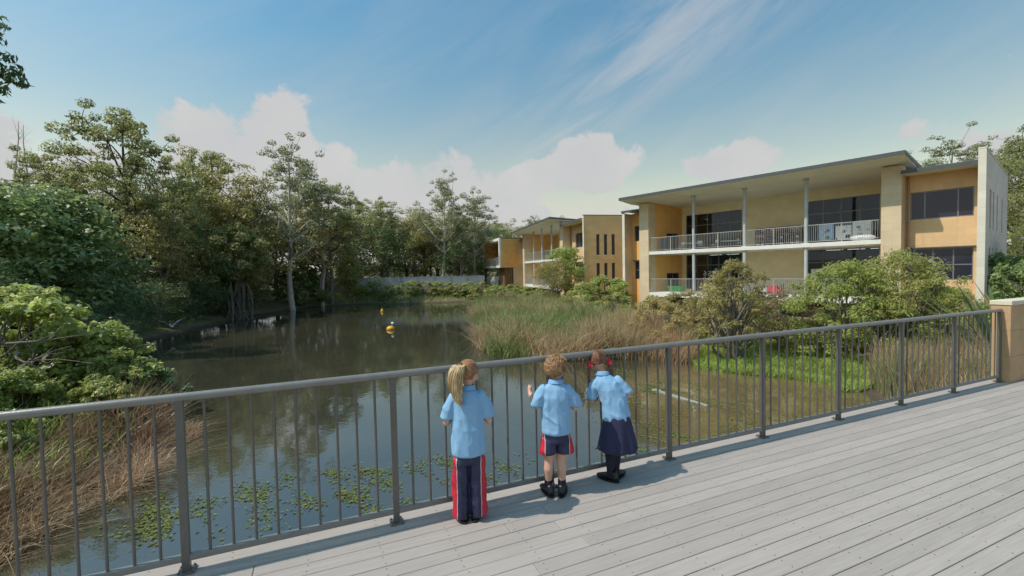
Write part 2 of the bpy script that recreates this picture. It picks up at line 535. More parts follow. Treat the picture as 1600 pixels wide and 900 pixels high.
railing = tag(empty('railing', (0, 0, 0), DA), 'long grey steel railing along the deck edge with thin vertical bars', 'railing')
X0, BAY = -0.782, 1.279
HT = 1.118
xs0, xs1 = X0 - 6 * BAY, X0 + 8 * BAY
prof = [(xs0, RAIL_Y, HT - 0.028)] + [(X0 + k * BAY, RAIL_Y, HT - 0.028) for k in range(-5, 8)] + [(xs1 + 0.03, RAIL_Y, HT - 0.028)]
MB().tube(prof, 0.0265, 14).build('top_rail', 'steel_rail', railing)
br = MB()
br.bevbox(xs0, xs1, RAIL_Y - 0.0185, RAIL_Y + 0.0185, 0.072, 0.11, 0.005)
br.build('bottom_rail', 'steel_rail', railing)
post = MB()
post.bevbox(-0.021, 0.021, -0.021, 0.021, 0.004, HT - 0.04, 0.002)
post.bevbox(-0.046, 0.046, -0.046, 0.046, 0.0005, 0.012, 0.003)
for sx in (-1, 1):
    for sy in (-1, 1):
        post.tube([(sx * 0.035, sy * 0.035, 0.012), (sx * 0.035, sy * 0.035, 0.022)], 0.007, 6)
post_me = post.mesh('post')
bal_me = MB().tube([(0, 0, 0.105), (0, 0, HT - 0.045)], 0.0088, 8, cap=False).mesh('baluster')
for k in range(-6, 9):
    obj('post', post_me, 'steel_paint', railing, (X0 + k * BAY, RAIL_Y, 0))
    if k < 8:
        for j in range(1, 10):
            obj('baluster', bal_me, 'steel_paint', railing, (X0 + k * BAY + j * BAY / 10, RAIL_Y, 0))

# parapet at the end of the railing: rendered wall of large blocks
plain('parapet_render', (0.50, 0.335, 0.185), 0.85, 0.12, 3, 0.25, 30, dirt=((0.33, 0.19, 0.09), 1.7, 0.5))
plain('cap_render', (0.66, 0.60, 0.47), 0.8, 0.08, 3, 0.2, 30)
par = tag(empty('parapet_wall', (0, 0, 0), DA), 'low tan blockwork wall at the far end of the railing', 'wall')
xx = xs1 + 0.06
k = 0
rows = [(-0.6, 0.0), (0.006, 0.39), (0.396, 0.78), (0.786, 1.165)]
for r, (z0, z1) in enumerate(rows):
    x = xx
    first = True
    while x < 16:
        w = 0.60 if (r % 2 and first) else 1.19
        MB().bevbox(x, min(x + w, 16) - 0.006, RAIL_Y - 0.10, RAIL_Y + 0.12, z0, z1, 0.004).build('block', 'parapet_render', par)
        x += w
        first = False
MB().box(xx + 0.004, 16, RAIL_Y - 0.094, RAIL_Y + 0.114, -0.6, 1.16).build('mortar_core', 'parapet_render', par)
MB().bevbox(xx - 0.012, 16, RAIL_Y - 0.112, RAIL_Y + 0.132, 1.168, 1.232, 0.006).build('coping', 'cap_render', par)
# ------------------------------------------------------------------ school buildings
def wall_mat(name, col, bw=0.8, bh=0.4, dirt=None, joint=0.9):
    m, t = new_mat(name)
    tc = t.n('ShaderNodeTexCoord').outputs['Object']
    s3 = t.n('ShaderNodeSeparateXYZ', i_0=tc)
    v2 = t.n('ShaderNodeCombineXYZ', i_0=t.math('ADD', s3.outputs[0], s3.outputs[1]), i_1=s3.outputs[2])
    br = t.n('ShaderNodeTexBrick', i_Scale=1.0)
    br.inputs['Brick Width'].default_value = bw
    br.inputs['Row Height'].default_value = bh
    br.inputs['Mortar Size'].default_value = 0.012
    br.inputs['Color1'].default_value = (1, 1, 1, 1)
    br.inputs['Color2'].default_value = (0.90, 0.90, 0.90, 1)
    br.inputs['Mortar'].default_value = (joint, joint, joint, 1)
    t.put(br.inputs['Vector'], v2.outputs[0])
    n1 = t.noise(tc, 0.8, 6, 0.62)
    n2 = t.noise(tc, 9.0, 5, 0.6)
    c = t.ramp(t.math('ADD', t.math('MULTIPLY', n1, 0.7), t.math('MULTIPLY', n2, 0.3)), [(0.3, tuple(x * 0.90 for x in col)), (0.7, tuple(min(1, x * 1.08) for x in col))])
    streak = t.n('ShaderNodeVectorMath', operation='MULTIPLY', i_0=tc, i_1=(3.0, 3.0, 0.25)).outputs[0]
    sm = t.smooth(t.noise(streak, 1.2, 6, 0.65), 0.52, 0.75)
    c = t.mix(t.math('MULTIPLY', sm, 0.28), c, tuple(x * f for x, f in zip(col, (0.62, 0.58, 0.52))))
    mm = t.n('ShaderNodeMix', data_type='RGBA', blend_type='MULTIPLY', i_0=1.0)
    t.put(mm.inputs[6], c); t.put(mm.inputs[7], br.outputs[0])
    p = t.n('ShaderNodeBsdfPrincipled', i_Roughness=0.85)
    t.put(p.inputs['Base Color'], mm.outputs[2])
    b = t.n('ShaderNodeBump', i_Strength=0.25, i_Distance=0.01)
    t.put(b.inputs['Height'], t.math('ADD', n2, br.outputs['Fac']))
    t.put(p.inputs['Normal'], b.outputs[0])
    t.t.links.new(p.outputs[0], t.n('ShaderNodeOutputMaterial').inputs[0])

wall_mat('block_cream', (0.78, 0.74, 0.63))
wall_mat('block_tan', (0.73, 0.585, 0.395))
wall_mat('block_apricot', (0.80, 0.545, 0.30))
wall_mat('block_orange', (0.88, 0.50, 0.17))
wall_mat('block_mauve', (0.82, 0.71, 0.64))
wall_mat('block_brown', (0.86, 0.57, 0.27))
plain('render_yellow', (0.88, 0.78, 0.52), 0.85, 0.08, 1.2)
plain('soffit_paint', (0.92, 0.88, 0.76), 0.7, 0.04, 1.0)
plain('concrete_white', (0.80, 0.79, 0.74), 0.75, 0.08, 2.0, 0.1, 20)
plain('concrete_dark', (0.10, 0.095, 0.09), 0.9, 0.2, 2.0)
plain('fascia_grey', (0.085, 0.095, 0.10), 0.5, 0.1, 2.0)
plain('roof_metal', (0.42, 0.45, 0.46), 0.4, 0.1, 1.0, metal=0.3)
plain('column_paint', (0.50, 0.53, 0.56), 0.5, 0.08, 3.0)
plain('rail_paint', (0.42, 0.42, 0.40), 0.5, 0.06, 3.0)
plain('frame_alu', (0.22, 0.225, 0.23), 0.4, 0.06, 3.0, metal=0.3)
plain('room_dark', (0.10, 0.115, 0.125), 0.9, 0.15, 1.0)
plain('room_wall', (0.20, 0.25, 0.26), 0.9, 0.3, 0.9)
plain('downpipe_paint', (0.42, 0.24, 0.14), 0.5, 0.08, 3.0)
plain('timber_slat', (0.24, 0.15, 0.075), 0.8, 0.25, 2.0)
plain('timber_gap', (0.06, 0.04, 0.025), 0.9, 0.25, 2.0)

m, t = new_mat('window_glass')
gl = t.n('ShaderNodeBsdfGlossy', i_Roughness=0.02, i_Color=(0.9, 0.95, 1, 1))
tr = t.n('ShaderNodeBsdfTransparent', i_Color=(0.55, 0.62, 0.66, 1))
fr = t.n('ShaderNodeFresnel', i_IOR=1.5)
mx = t.n('ShaderNodeMixShader')
t.put(mx.inputs[0], fr.outputs[0])
t.t.links.new(tr.outputs[0], mx.inputs[1]); t.t.links.new(gl.outputs[0], mx.inputs[2])
t.t.links.new(mx.outputs[0], t.n('ShaderNodeOutputMaterial').inputs[0])
plain('tinted_glass', (0.028, 0.032, 0.055), 0.06, 0.15, 1.0, spec=0.6)
m, t = new_mat('ceiling_lamp')
e = t.n('ShaderNodeEmission', i_Color=(1.0, 0.95, 0.82, 1), i_Strength=1.3)
t.t.links.new(e.outputs[0], t.n('ShaderNodeOutputMaterial').inputs[0])

def holed(mb, ax, a0, a1, z0, z1, b0, b1, holes):
    """wall running along ax ('x' or 'y') from a0 to a1, thickness b0..b1, with rectangular openings (a,b,z,w)"""
    As = sorted({a0, a1} | {min(max(h[i], a0), a1) for h in holes for i in (0, 1)})
    for p, q in zip(As[:-1], As[1:]):
        if q - p < 1e-6: continue
        cuts = sorted([(h[2], h[3]) for h in holes if h[0] <= p + 1e-6 and h[1] >= q - 1e-6])
        z = z0
        for c0, c1 in cuts + [(z1, z1)]:
            if c0 - z > 1e-6:
                if ax == 'x': mb.box(p, q, b0, b1, z, c0)
                else: mb.box(b0, b1, p, q, z, c0)
            z = max(z, c1)
    return mb

def window(root, ax, a0, a1, z0, z1, b, bars, glass='tinted_glass', transom=None, fw=0.055):
    """framed window in a wall that runs along ax at depth b (outer face)"""
    fr = MB()
    def bx(p, q, z, w, d0=0.0, d1=0.06):
        if ax == 'x': fr.box(p, q, b + d0, b + d1, z, w)
        else: fr.box(b - d1, b - d0, p, q, z, w)
    bx(a0, a1, z0, z0 + fw); bx(a0, a1, z1 - fw, z1); bx(a0, a0 + fw, z0 + fw, z1 - fw); bx(a1 - fw, a1, z0 + fw, z1 - fw)
    win = fr.build('window', 'frame_alu', root)
    edges = [a0 + fw] + [a0 + (a1 - a0) * k for k in bars] + [a1 - fw]
    for k in bars:
        x = a0 + (a1 - a0) * k
        mbar = MB()
        if ax == 'x': mbar.box(x - 0.028, x + 0.028, b + 0.004, b + 0.056, z0 + fw, z1 - fw)
        else: mbar.box(b - 0.056, b - 0.004, x - 0.02, x + 0.02, z0 + fw, z1 - fw)
        mbar.build('mullion', 'frame_alu', win)
    if transom:
        zt = z0 + (z1 - z0) * transom
        tb = MB()
        if ax == 'x': tb.box(a0 + fw, a1 - fw, b + 0.008, b + 0.052, zt - 0.03, zt + 0.03)
        else: tb.box(b - 0.052, b - 0.008, a0 + fw, a1 - fw, zt - 0.03, zt + 0.03)
        tb.build('transom', 'frame_alu', win)
    for p, q in zip(edges[:-1], edges[1:]):
        zs = [z0 + fw, z1 - fw] if not transom else [z0 + fw, zt, z1 - fw]
        for za, zb in zip(zs[:-1], zs[1:]):
            pn = MB()
            if ax == 'x': pn.box(p, q, b + 0.024, b + 0.034, za, zb)
            else: pn.box(b - 0.034, b - 0.024, p, q, za, zb)
            pn.build('pane', glass, win)
    return win

def balustrade(root, s0, s1, t0, z, h=1.1, step=0.115, stops=()):
    r = MB().box(s0, s1, t0 - 0.025, t0 + 0.025, z + h - 0.04, z + h).build('balustrade', 'rail_paint', root)
    MB().box(s0, s1, t0 - 0.015, t0 + 0.015, z + 0.08, z + 0.11).build('bottom_rail', 'rail_paint', r)
    b = MB()
    for x in np.arange(s0 + 0.06, s1 - 0.03, step):
        b.box(x - 0.008, x + 0.008, t0 - 0.008, t0 + 0.008, z + 0.11, z + h - 0.04)
    o = b.build('balusters', 'rail_paint', r)
    o['kind'] = 'stuff'
    n = max(1, round((s1 - s0) / 1.85))
    for k in range(1, n):
        x = s0 + (s1 - s0) * k / n
        MB().box(x - 0.02, x + 0.02, t0 - 0.02, t0 + 0.02, z + 0.002, z + h - 0.042).build('standard', 'rail_paint', r)

def school_block(root, P):
    L, pw, D, OV = P['L'], P['pw'], 5.0, P['ov']
    zl, zu, zr, zb = -0.08, 3.17, 7.05, -2.6
    s_l, s_r = P['fin_l'], P['fin_r']
    back = 11.5
    # slabs
    MB().bevbox(0.002, L - 0.002, 0.03, D + 0.1, zl - 0.32, zl, 0.01).build('floor_slab', 'concrete_white', root)
    MB().bevbox(0.002, L - 0.002, 0.03, D + 0.1, zu - 0.24, zu, 0.01).build('floor_slab', 'concrete_white', root)
    MB().box(0.0, L, 1.6, 1.8, zb, zl - 0.33).build('undercroft_wall', 'concrete_dark', root)
    # piers
    for a in (-pw, L):
        MB().box(a, a + pw, 0.0, 0.95, zb, zr).build('pier', 'block_tan', root)
    # verandah end walls
    holesL = [(2.6, 4.5, zl + 0.1, zl + 1.5), (2.6, 4.5, zu + 0.08, zu + 1.58)]
    holed(MB(), 'y', 0.95, D, zb, zr, -0.26, 0.0, holesL).build('wall', 'block_orange', root)
    for h in holesL:
        window(root, 'y', h[0], h[1], h[2], h[3], -0.05, [0.5])
    MB().box(L, L + 0.25, 0.95, D, zb, zr).build('wall', 'block_orange', root)
    # back wall of the verandahs with glazed openings
    wins = P['wins']
    holes = []
    for (a, b) in wins:
        holes += [(a, b, zl + 0.02, zl + 2.98), (a, b, zu + 0.02, zu + 3.12)]
    holed(MB(), 'x', -0.2, L + 0.2, zl, zr, D, D + 0.22, holes).build('wall', 'render_yellow', root)
    for (a, b) in wins:
        n = max(2, round((b - a) / 1.0))
        bars = [k / n for k in range(1, n)]
        window(root, 'x', a, b, zl + 0.02, zl + 2.98, D + 0.06, bars, 'window_glass', 0.70)
        window(root, 'x', a, b, zu + 0.02, zu + 3.12, D + 0.06, bars, 'window_glass', 0.70)
    # class rooms behind the glass
    for z0, z1 in ((zl, zu - 0.24), (zu, zr - 0.25)):
        rm = MB()
        rm.box(-0.2, L + 0.2, D + 0.23, back - 0.4, z0 - 0.05, z0)
        rm.box(-0.2, L + 0.2, D + 0.23, back - 0.4, z1 + 0.06, z1 + 0.12)
        rm.build('room_floor', 'room_dark', root)
        holed(MB(), 'x', -0.2, L + 0.2, z0, z1 + 0.06, back - 1.6, back - 1.5, []).build('room_wall', 'room_wall', root)
        for (a, b) in wins:
            for k in (0.18, 0.5, 0.82):
                x = a + (b - a) * k
                for tt in (D + 1.3, D + 3.4):
                    MB().box(x - 0.5, x + 0.5, tt, tt + 0.22, z1 - 0.02, z1 + 0.03).build('ceiling_light', 'ceiling_lamp', root)
    # columns
    for c in P['cols']:
        for z0, z1 in ((zl, zu - 0.24), (zu, zr + 0.02)):
            cm = MB().tube([(c, 0.22, z0), (c, 0.22, z1)], 0.105, 14)
            cm.bevbox(c - 0.16, c + 0.16, 0.06, 0.38, z0, z0 + 0.03, 0.004)
            cm.box(c - 0.14, c + 0.14, 0.08, 0.36, z1 - 0.07, z1 - 0.001)
            cm.build('column', 'column_paint', root)
    # balustrades between the columns
    stops = [0.0] + P['cols'] + [L]
    for a, b in zip(stops[:-1], stops[1:]):
        balustrade(root, a + 0.12, b - 0.12, 0.16, zl)
        balustrade(root, a + 0.12, b - 0.12, 0.16, zu)
    # main roof: falls gently to the back
    r0, r1 = -pw - P['rl'], L + pw + P['rr']
    zf = 7.50
    pts = [(-OV, zf - 0.03), (-OV, zf), (back, zf - 0.95), (back, zf - 0.98)]
    roof = MB().prism(pts, 'x', r0, r1).build('roof', 'roof_metal', root)
    for x in np.arange(r0 + 0.3, r1 - 0.1, 0.6):
        MB().prism([(-OV, zf + 0.002), (-OV, zf + 0.035), (back, zf - 0.915), (back, zf - 0.948)], 'x', x - 0.02, x + 0.02).build('roof_rib', 'roof_metal', roof)
    MB().box(r0 + 0.01, r1 - 0.01, -OV - 0.03, -OV + 0.0, zf - 0.20, zf + 0.012).build('fascia', 'fascia_grey', root)
    for x in (r0, r1 - 0.03):
        MB().prism([(-OV, zf - 0.20), (-OV, zf - 0.032), (back, zf - 0.982), (back, zf - 1.25)], 'x', x, x + 0.03).build('barge_board', 'fascia_grey', root)
    MB().prism([(-OV + 0.002, zf - 0.19), (0.0, zr + 0.06), (D + 0.1, zr - 0.06), (D + 0.1, zr - 0.02), (0.02, zr + 0.10), (-OV + 0.002, zf - 0.15)], 'x', r0 + 0.035, r1 - 0.035).build('soffit', 'soffit_paint', root)
    # right-hand wing
    W = 0.95
    wr = P['win_r']
    holes = [(wr[0], wr[1], 4.15, 5.62), (wr[0], wr[1], 0.92, 2.58)]
    holed(MB(), 'x', L + pw - 0.1, s_r, zb, 6.75, W, W + 0.25, holes).build('wall', 'block_apricot', root)
    window(root, 'x', wr[0], wr[1], 4.15, 5.62, W + 0.08, [0.24, 0.76])
    window(root, 'x', wr[0], wr[1], 0.92, 2.58, W + 0.10, [0.38, 0.70], transom=0.48)
    MB().box(wr[0] - 0.1, min(wr[1] + 0.1, s_r - 0.02), W - 0.16, W - 0.002, 2.60, 2.66).build('window_hood', 'fascia_grey', root)
    rfs = 6.70
    lr = MB().prism([(-0.25, rfs - 0.02), (-0.25, rfs + 0.02), (back, rfs + 0.25), (back, rfs + 0.21)], 'x', L + pw + 0.005, s_r - 0.01).build('wing_roof', 'roof_metal', root)
    MB().box(L + pw + 0.005, s_r - 0.01, -0.28, -0.251, rfs - 0.19, rfs + 0.01).build('fascia', 'fascia_grey', lr)
    MB().box(L + pw + 0.005, s_r - 0.01, -0.25, W, rfs - 0.17, rfs - 0.12).build('soffit', 'soffit_paint', lr)
    slits = P['slits']
    MB().tube([(L + pw + 0.12, W - 0.07, zb), (L + pw + 0.12, W - 0.07, 6.5)], 0.045, 10).build('downpipe', 'downpipe_paint', root)
    for zz_ in (0.4, 2.2, 4.0, 5.8):
        MB().box(L + pw + 0.06, L + pw + 0.18, W - 0.125, W - 0.001, zz_, zz_ + 0.04).build('pipe_bracket', 'frame_alu', root)
    holed(MB(), 'y', P['fin_t'], back, zb, P['fin_z'], s_r, s_r + 0.24, slits).build('end_wall', P['end_mat'], root)
    MB().box(s_r - 0.02, s_r + 0.26, P['fin_t'] - 0.03, P['fin_t'] - 0.002, zb, P['fin_z']).build('fin', 'block_cream', root)
    MB().box(s_r - 0.03, s_r + 0.27, P['fin_t'] - 0.04, back, P['fin_z'] + 0.002, P['fin_z'] + 0.06).build('capping', 'fascia_grey' if P.get('dark_cap') else 'concrete_white', root)
    for (a, b, z0, z1) in slits:
        window(root, 'y', a, b, z0, z1, s_r + 0.17, [], fw=0.035)
        MB().box(s_r + 0.17, s_r + 0.26, a - 0.02, b + 0.02, z0 - 0.05, z0 - 0.002).build('sill', 'concrete_white', root)
    # left-hand wing
    wl = P['win_l']
    holes = [(wl[0], wl[1], 4.13, 5.42), (wl[0], wl[1], 0.96, 2.48)]
    holed(MB(), 'x', s_l, -pw + 0.1, zb, 6.45, W, W + 0.25, holes).build('wall', 'block_orange', root)
    for h in holes:
        window(root, 'x', *h, W + 0.08, [0.5], transom=0.5 if h[2] < 2 else None)
    MB().box(wl[0] - 0.1, wl[1] + 0.05, W - 0.2, W - 0.002, 2.50, 2.56).build('window_hood', 'fascia_grey', root)
    MB().box(s_l - 0.22, s_l, P['fin_lt'], back, zb, 6.42).build('wall', 'block_tan', root)
    MB().box(s_l - 0.23, s_l + 0.01, P['fin_lt'] - 0.03, P['fin_lt'] - 0.002, zb, P['fin_lz']).build('fin', 'block_cream', root)
    lr = MB().prism([(-0.1, 6.62), (-0.1, 6.66), (back, 6.4), (back, 6.36)], 'x', s_l - 0.28, -pw - 0.005).build('wing_roof', 'roof_metal', root)
    MB().box(s_l - 0.28, -pw - 0.005, -0.13, -0.101, 6.47, 6.655).build('fascia', 'fascia_grey', lr)
    # rear
    MB().box(s_l, s_r, back - 0.25, back, zb, 6.4).build('rear_wall', 'block_tan', root)

U1 = math.atan2(-0.775, 0.632)
b1 = tag(empty('school_building', (10.943, 36.40, 0), U1), 'two storey cream school building with open verandahs and grey skillion roof nearest the deck', 'building')
slits1 = []
for a in (1.55, 3.0, 4.9, 7.6):
    slits1 += [(a, a + 0.62, 0.25, 2.55), (a, a + 0.62, 3.47, 5.45)]
school_block(b1, dict(L=14.7, pw=0.86, ov=1.5, cols=[3.7, 7.36, 11.02], fin_l=-2.25, fin_r=18.45, wins=[(0.35, 5.05), (9.45, 13.6)], rl=0.85, rr=0.42, win_r=(15.75, 18.2), win_l=(-2.0, -1.0),
                      slits=slits1, fin_t=-0.3, fin_z=7.2, fin_lt=-0.05, fin_lz=6.5, end_mat='block_mauve'))
U2 = math.atan2(-0.977, 0.214)
b2 = tag(empty('school_building', (1.88, 65.8, 0), U2), 'more distant school building with tan slit-windowed end wall and tilted roof', 'building')
slits2 = []
for a in (1.22, 2.0, 2.78):
    slits2 += [(a, a + 0.34, 0.2, 2.45), (a, a + 0.34, 3.2, 5.17)]
school_block(b2, dict(L=16.1, pw=1.0, ov=1.55, cols=[4.5, 8.4, 12.5], fin_l=-3.2, fin_r=23.1, wins=[(2.2, 5.6), (9.5, 13.5)], rl=0.7, rr=0.45, win_r=(18.5, 22.5), win_l=(-2.9, -1.3),
                      slits=slits2, fin_t=-0.02, fin_z=6.95, fin_lt=-0.9, fin_lz=7.1, end_mat='block_brown', dark_cap=True))

# cantilevered box wing at the far end
U3 = math.atan2(-0.953, 0.30)
b3 = tag(empty('school_wing', (-1.77, 68.0, 0), U3), 'white framed cantilevered box balcony at the farthest end of the school', 'building')
BL = 10.5
fr3 = MB()
fr3.box(-BL, 0, 0, 0.28, 6.45, 6.85); fr3.box(-BL, 0, 0, 0.28, 2.4, 2.75); fr3.box(-BL, -BL + 0.5, 0, 0.28, 2.75, 6.45); fr3.box(-0.5, 0, 0, 0.28, 2.75, 6.45)
fr3.build('box_frame', 'concrete_white', b3)
MB().box(-0.26, 0.0, 0.282, 7.5, 2.4, 6.75).build('side_wall', 'block_orange', b3)
MB().box(-BL + 0.01, -0.27, 0.282, 7.4, 2.42, 2.7).build('floor_slab', 'concrete_white', b3)
MB().box(-BL + 0.01, -0.27, 0.282, 7.4, 6.5, 6.7).build('soffit', 'soffit_paint', b3)
MB().box(-BL, 0.02, 0.1, 7.6, 6.853, 6.90).build('roof', 'roof_metal', b3)
MB().box(-BL, -BL + 0.25, 0.29, 7.4, 2.72, 6.48).build('end_wall', 'block_orange', b3)
holed(MB(), 'x', -BL + 0.26, -0.27, 2.72, 6.48, 2.6, 2.8, [(-3.6, -1.2, 2.8, 5.9)]).build('wall', 'block_orange', b3)
window(b3, 'x', -3.6, -1.2, 2.8, 5.9, 2.66, [0.33, 0.66])
balustrade(b3, -BL + 0.55, -0.55, 0.14, 2.75, 1.2)
MB().box(-3.4, -0.3, 0.9, 7.3, -1.8, 2.38).build('lower_wall', 'timber_gap', b3)
for k in range(22):
    y = 0.95 + k * 0.285
    MB().box(-0.298, -0.25, y, y + 0.2, -1.2, 2.36).build('slat', 'timber_slat', b3)
for k in range(11):
    x = -3.38 + k * 0.28
    MB().box(x, x + 0.2, 0.85, 0.898, -1.2, 2.36).build('slat', 'timber_slat', b3)
MB().box(-BL + 1, -3.4, 0.4, 0.7, -2.0, 1.05).build('retaining_wall', 'concrete_white', b3)

# ---- things on the verandahs (placed in the frame of the near building)
M1 = Matrix.Translation((10.943, 36.40, 0)) @ Matrix.Rotation(U1, 4, 'Z')
M2 = Matrix.Translation((1.88, 65.8, 0)) @ Matrix.Rotation(U2, 4, 'Z')
def on1(name, s, tt, z, label, cat, group=None, rz=0.0, M=M1, U=U1):
    p = M @ Vector((s, tt, z))
    return tag(empty(name, p, U + rz), label, cat, group)
ZL, ZU = -0.08, 3.17
for nm, c in (('toy_green', (0.03, 0.32, 0.08)), ('toy_red', (0.55, 0.03, 0.04)), ('white_board', (0.68, 0.70, 0.72)), ('bin_dark', (0.03, 0.035, 0.05)), ('bag_pink', (0.30, 0.10, 0.20)), ('bag_navy', (0.04, 0.05, 0.13)),
              ('bag_teal', (0.08, 0.17, 0.20)), ('paper_blue', (0.30, 0.45, 0.62)), ('paper_rose', (0.6, 0.42, 0.40)), ('timber_pale', (0.45, 0.33, 0.2)), ('steel_dark', (0.08, 0.08, 0.085))):
    plain(nm, c, 0.6, 0.15, 5)
o = on1('sand_tub', 1.4, 1.6, ZL, 'green plastic tub on the lower verandah', 'tub')
MB().lathe([(0.02, 0.06), (0.55, 0.06), (0.62, 0.40), (0.68, 0.42), (0.66, 0.46), (0.58, 0.44), (0.50, 0.12), (0.02, 0.12)], 18).build('basin', 'toy_green', o)
for a in range(4):
    x, y = 0.4 * math.cos(a * math.pi / 2 + .8), 0.4 * math.sin(a * math.pi / 2 + .8)
    MB().tube([(x, y, 0.0), (x, y, 0.08)], 0.05, 8).build('foot', 'toy_green', o)
o = on1('ride_on_car', 8.9, 1.2, ZL, 'red ride-on toy car on the lower verandah', 'toy car')
MB().prism([(-0.42, 0.14), (0.42, 0.14), (0.44, 0.34), (0.2, 0.38), (0.12, 0.62), (-0.30, 0.62), (-0.42, 0.40)], 'y', -0.2, 0.2).build('body', 'toy_red', o)
for sx in (-0.26, 0.26):
    for sy in (-0.22, 0.22):
        MB().tube([(sx, sy - 0.03, 0.11), (sx, sy + 0.03, 0.11)], 0.11, 12).build('wheel', 'bin_dark', o)
o = on1('toy_trolley', 8.2, 1.1, ZL, 'small white trolley beside the red toy car', 'trolley')
MB().bevbox(-0.25, 0.25, -0.18, 0.18, 0.2, 0.45, 0.02).build('tray', 'white_board', o)
for sx in (-0.2, 0.2):
    for sy in (-0.16, 0.16):
        MB().tube([(sx, sy - 0.02, 0.08), (sx, sy + 0.02, 0.08)], 0.08, 10).build('wheel', 'bin_dark', o)
MB().tube([(-0.24, -0.15, 0.45), (-0.34, -0.15, 0.75), (-0.34, 0.15, 0.75), (-0.24, 0.15, 0.45)], 0.015, 6).build('handle', 'steel_dark', o)
o = on1('wheelie_bin', 0.55, 1.5, ZU, 'dark wheelie bin in the corner of the upper verandah', 'bin')
MB().prism([(-0.25, 0.05), (0.22, 0.05), (0.28, 0.95), (-0.30, 0.95)], 'y', -0.26, 0.26).build('body', 'bin_dark', o)
MB().bevbox(-0.33, 0.31, -0.29, 0.29, 0.952, 1.04, 0.03).build('lid', 'bin_dark', o)
for sy in (-0.25, 0.25):
    MB().tube([(0.2, sy - 0.03, 0.1), (0.2, sy + 0.03, 0.1)], 0.1, 10).build('wheel', 'steel_dark', o)
random.seed(9)
for gi, (s, lab) in enumerate(((7.15, 'steel bag rack full of school bags, the one further from the pier with the lit doors'), (8.75, 'steel bag rack crammed with pink and navy school bags on the upper verandah'))):
    lab = ('left bag rack of the pair on the upper verandah', 'right bag rack of the pair on the upper verandah')[gi]
    o = on1('bag_rack', s, 4.2, ZU, lab, 'bag rack', 'bag racks on the upper verandah')
    for x in (-0.68, 0.68):
        for y in (-0.2, 0.2):
            MB().box(x - 0.02, x + 0.02, y - 0.02, y + 0.02, 0, 1.45).build('upright', 'steel_dark', o)
    for z in (0.12, 0.55, 1.0, 1.42):
        MB().box(-0.7, 0.7, -0.22, 0.22, z, z + 0.03).build('shelf', 'steel_dark', o)
    for z in (0.152, 0.582, 1.032):
        for k in range(4):
            x = -0.5 + k * 0.335
            bag = on1('school_bag', s + x, 4.12, ZU + z, 'school bag standing in a verandah bag rack', 'bag', 'school bags in the racks')
            hgt = random.uniform(0.29, 0.36)
            MB().prism([(-0.13, 0), (0.13, 0), (0.14, hgt * 0.6), (0.08, hgt), (-0.08, hgt), (-0.14, hgt * 0.6)], 'y', -0.13, 0.13).build('body', random.choice(['bag_pink', 'bag_navy', 'bag_teal', 'paper_rose', 'bag_navy']), bag)
            MB().bevbox(-0.09, 0.09, -0.17, -0.132, 0.03, 0.17, 0.01).build('pocket', random.choice(['bag_pink', 'white_board', 'bag_navy']), bag)
for i, (s, w, h, c, lab) in enumerate(((11.75, 0.75, 1.15, 'paper_blue', 'pale blue art board behind the upper railing by the third column'), (12.65, 0.8, 1.0, 'white_board', 'white art board in the middle of the upper railing display'),
                                       (13.55, 0.9, 1.2, 'white_board', 'white art board nearest the broad right pier'))):
    o = on1('display_board', s, 1.3, ZU, lab, 'display board', 'art boards on the upper verandah')
    MB().bevbox(-w / 2, w / 2, -0.03, 0.03, 0.15, h, 0.01).build('panel', c, o)
    for x in (-w / 2 + 0.06, w / 2 - 0.06):
        MB().prism([(-0.25, 0), (-0.2, 0), (0.0, 0.2), (0.2, 0), (0.25, 0), (0.03, 0.28), (-0.03, 0.28)], 'x', x - 0.02, x + 0.02).build('foot', 'steel_dark', o)
    for q in range(5):
        x = random.uniform(-w / 2 + 0.12, w / 2 - 0.14); z = random.uniform(0.25, h - 0.22)
        MB().box(x - 0.1, x + 0.1, -0.034, -0.031, z - 0.07, z + 0.07).build('artwork', random.choice(['paper_rose', 'paper_blue', 'bag_teal', 'timber_pale', 'steel_dark']), o)
o = on1('bean_bag', 13.75, 0.62, ZU, 'pale bean bag lying against the upper railing', 'bean bag')
me = MB().ball((0, 0, 0.17), (0.62, 0.34, 0.18), 18, 10).mesh('cushion')
for v in me.vertices:
    v.co += Vector((noise.noise(v.co * 5), noise.noise(v.co * 5 + Vector((9, 0, 0))), noise.noise(v.co * 5 + Vector((0, 9, 0))))) * 0.03
obj('cushion', me, 'white_board', o)
def table_set(s, tt, z, lab, M=M1, U=U1, cat='table'):
    o = on1('activity_table', s, tt, z, lab, cat, 'verandah tables', 0.1, M, U)
    MB().bevbox(-0.6, 0.6, -0.35, 0.35, 0.56, 0.60, 0.008).build('tabletop', 'white_board', o)
    for x in (-0.52, 0.52):
        for y in (-0.28, 0.28):
            MB().tube([(x, y, 0), (x, y, 0.56)], 0.02, 8).build('leg', 'steel_dark', o)
def chair(s, tt, z, lab, mat='white_board', M=M1, U=U1, rz=0.0):
    o = on1('chair', s, tt, z, lab, 'chair', 'verandah chairs', rz, M, U)
    MB().bevbox(-0.18, 0.18, -0.18, 0.18, 0.34, 0.37, 0.01).build('seat', mat, o)
    MB().bevbox(-0.18, 0.18, 0.165, 0.19, 0.46, 0.70, 0.008).build('backrest', mat, o)
    for x in (-0.15, 0.15):
        MB().tube([(x, -0.15, 0), (x, -0.15, 0.34)], 0.012, 6).build('leg', 'steel_dark', o)
        MB().tube([(x, 0.16, 0), (x, 0.178, 0.70)], 0.012, 6).build('leg', 'steel_dark', o)
table_set(2.6, 2.2, ZU, 'white table behind the first upper railing bay')
chair(1.7, 2.0, ZU, 'white chair left of the table in the first upper bay')
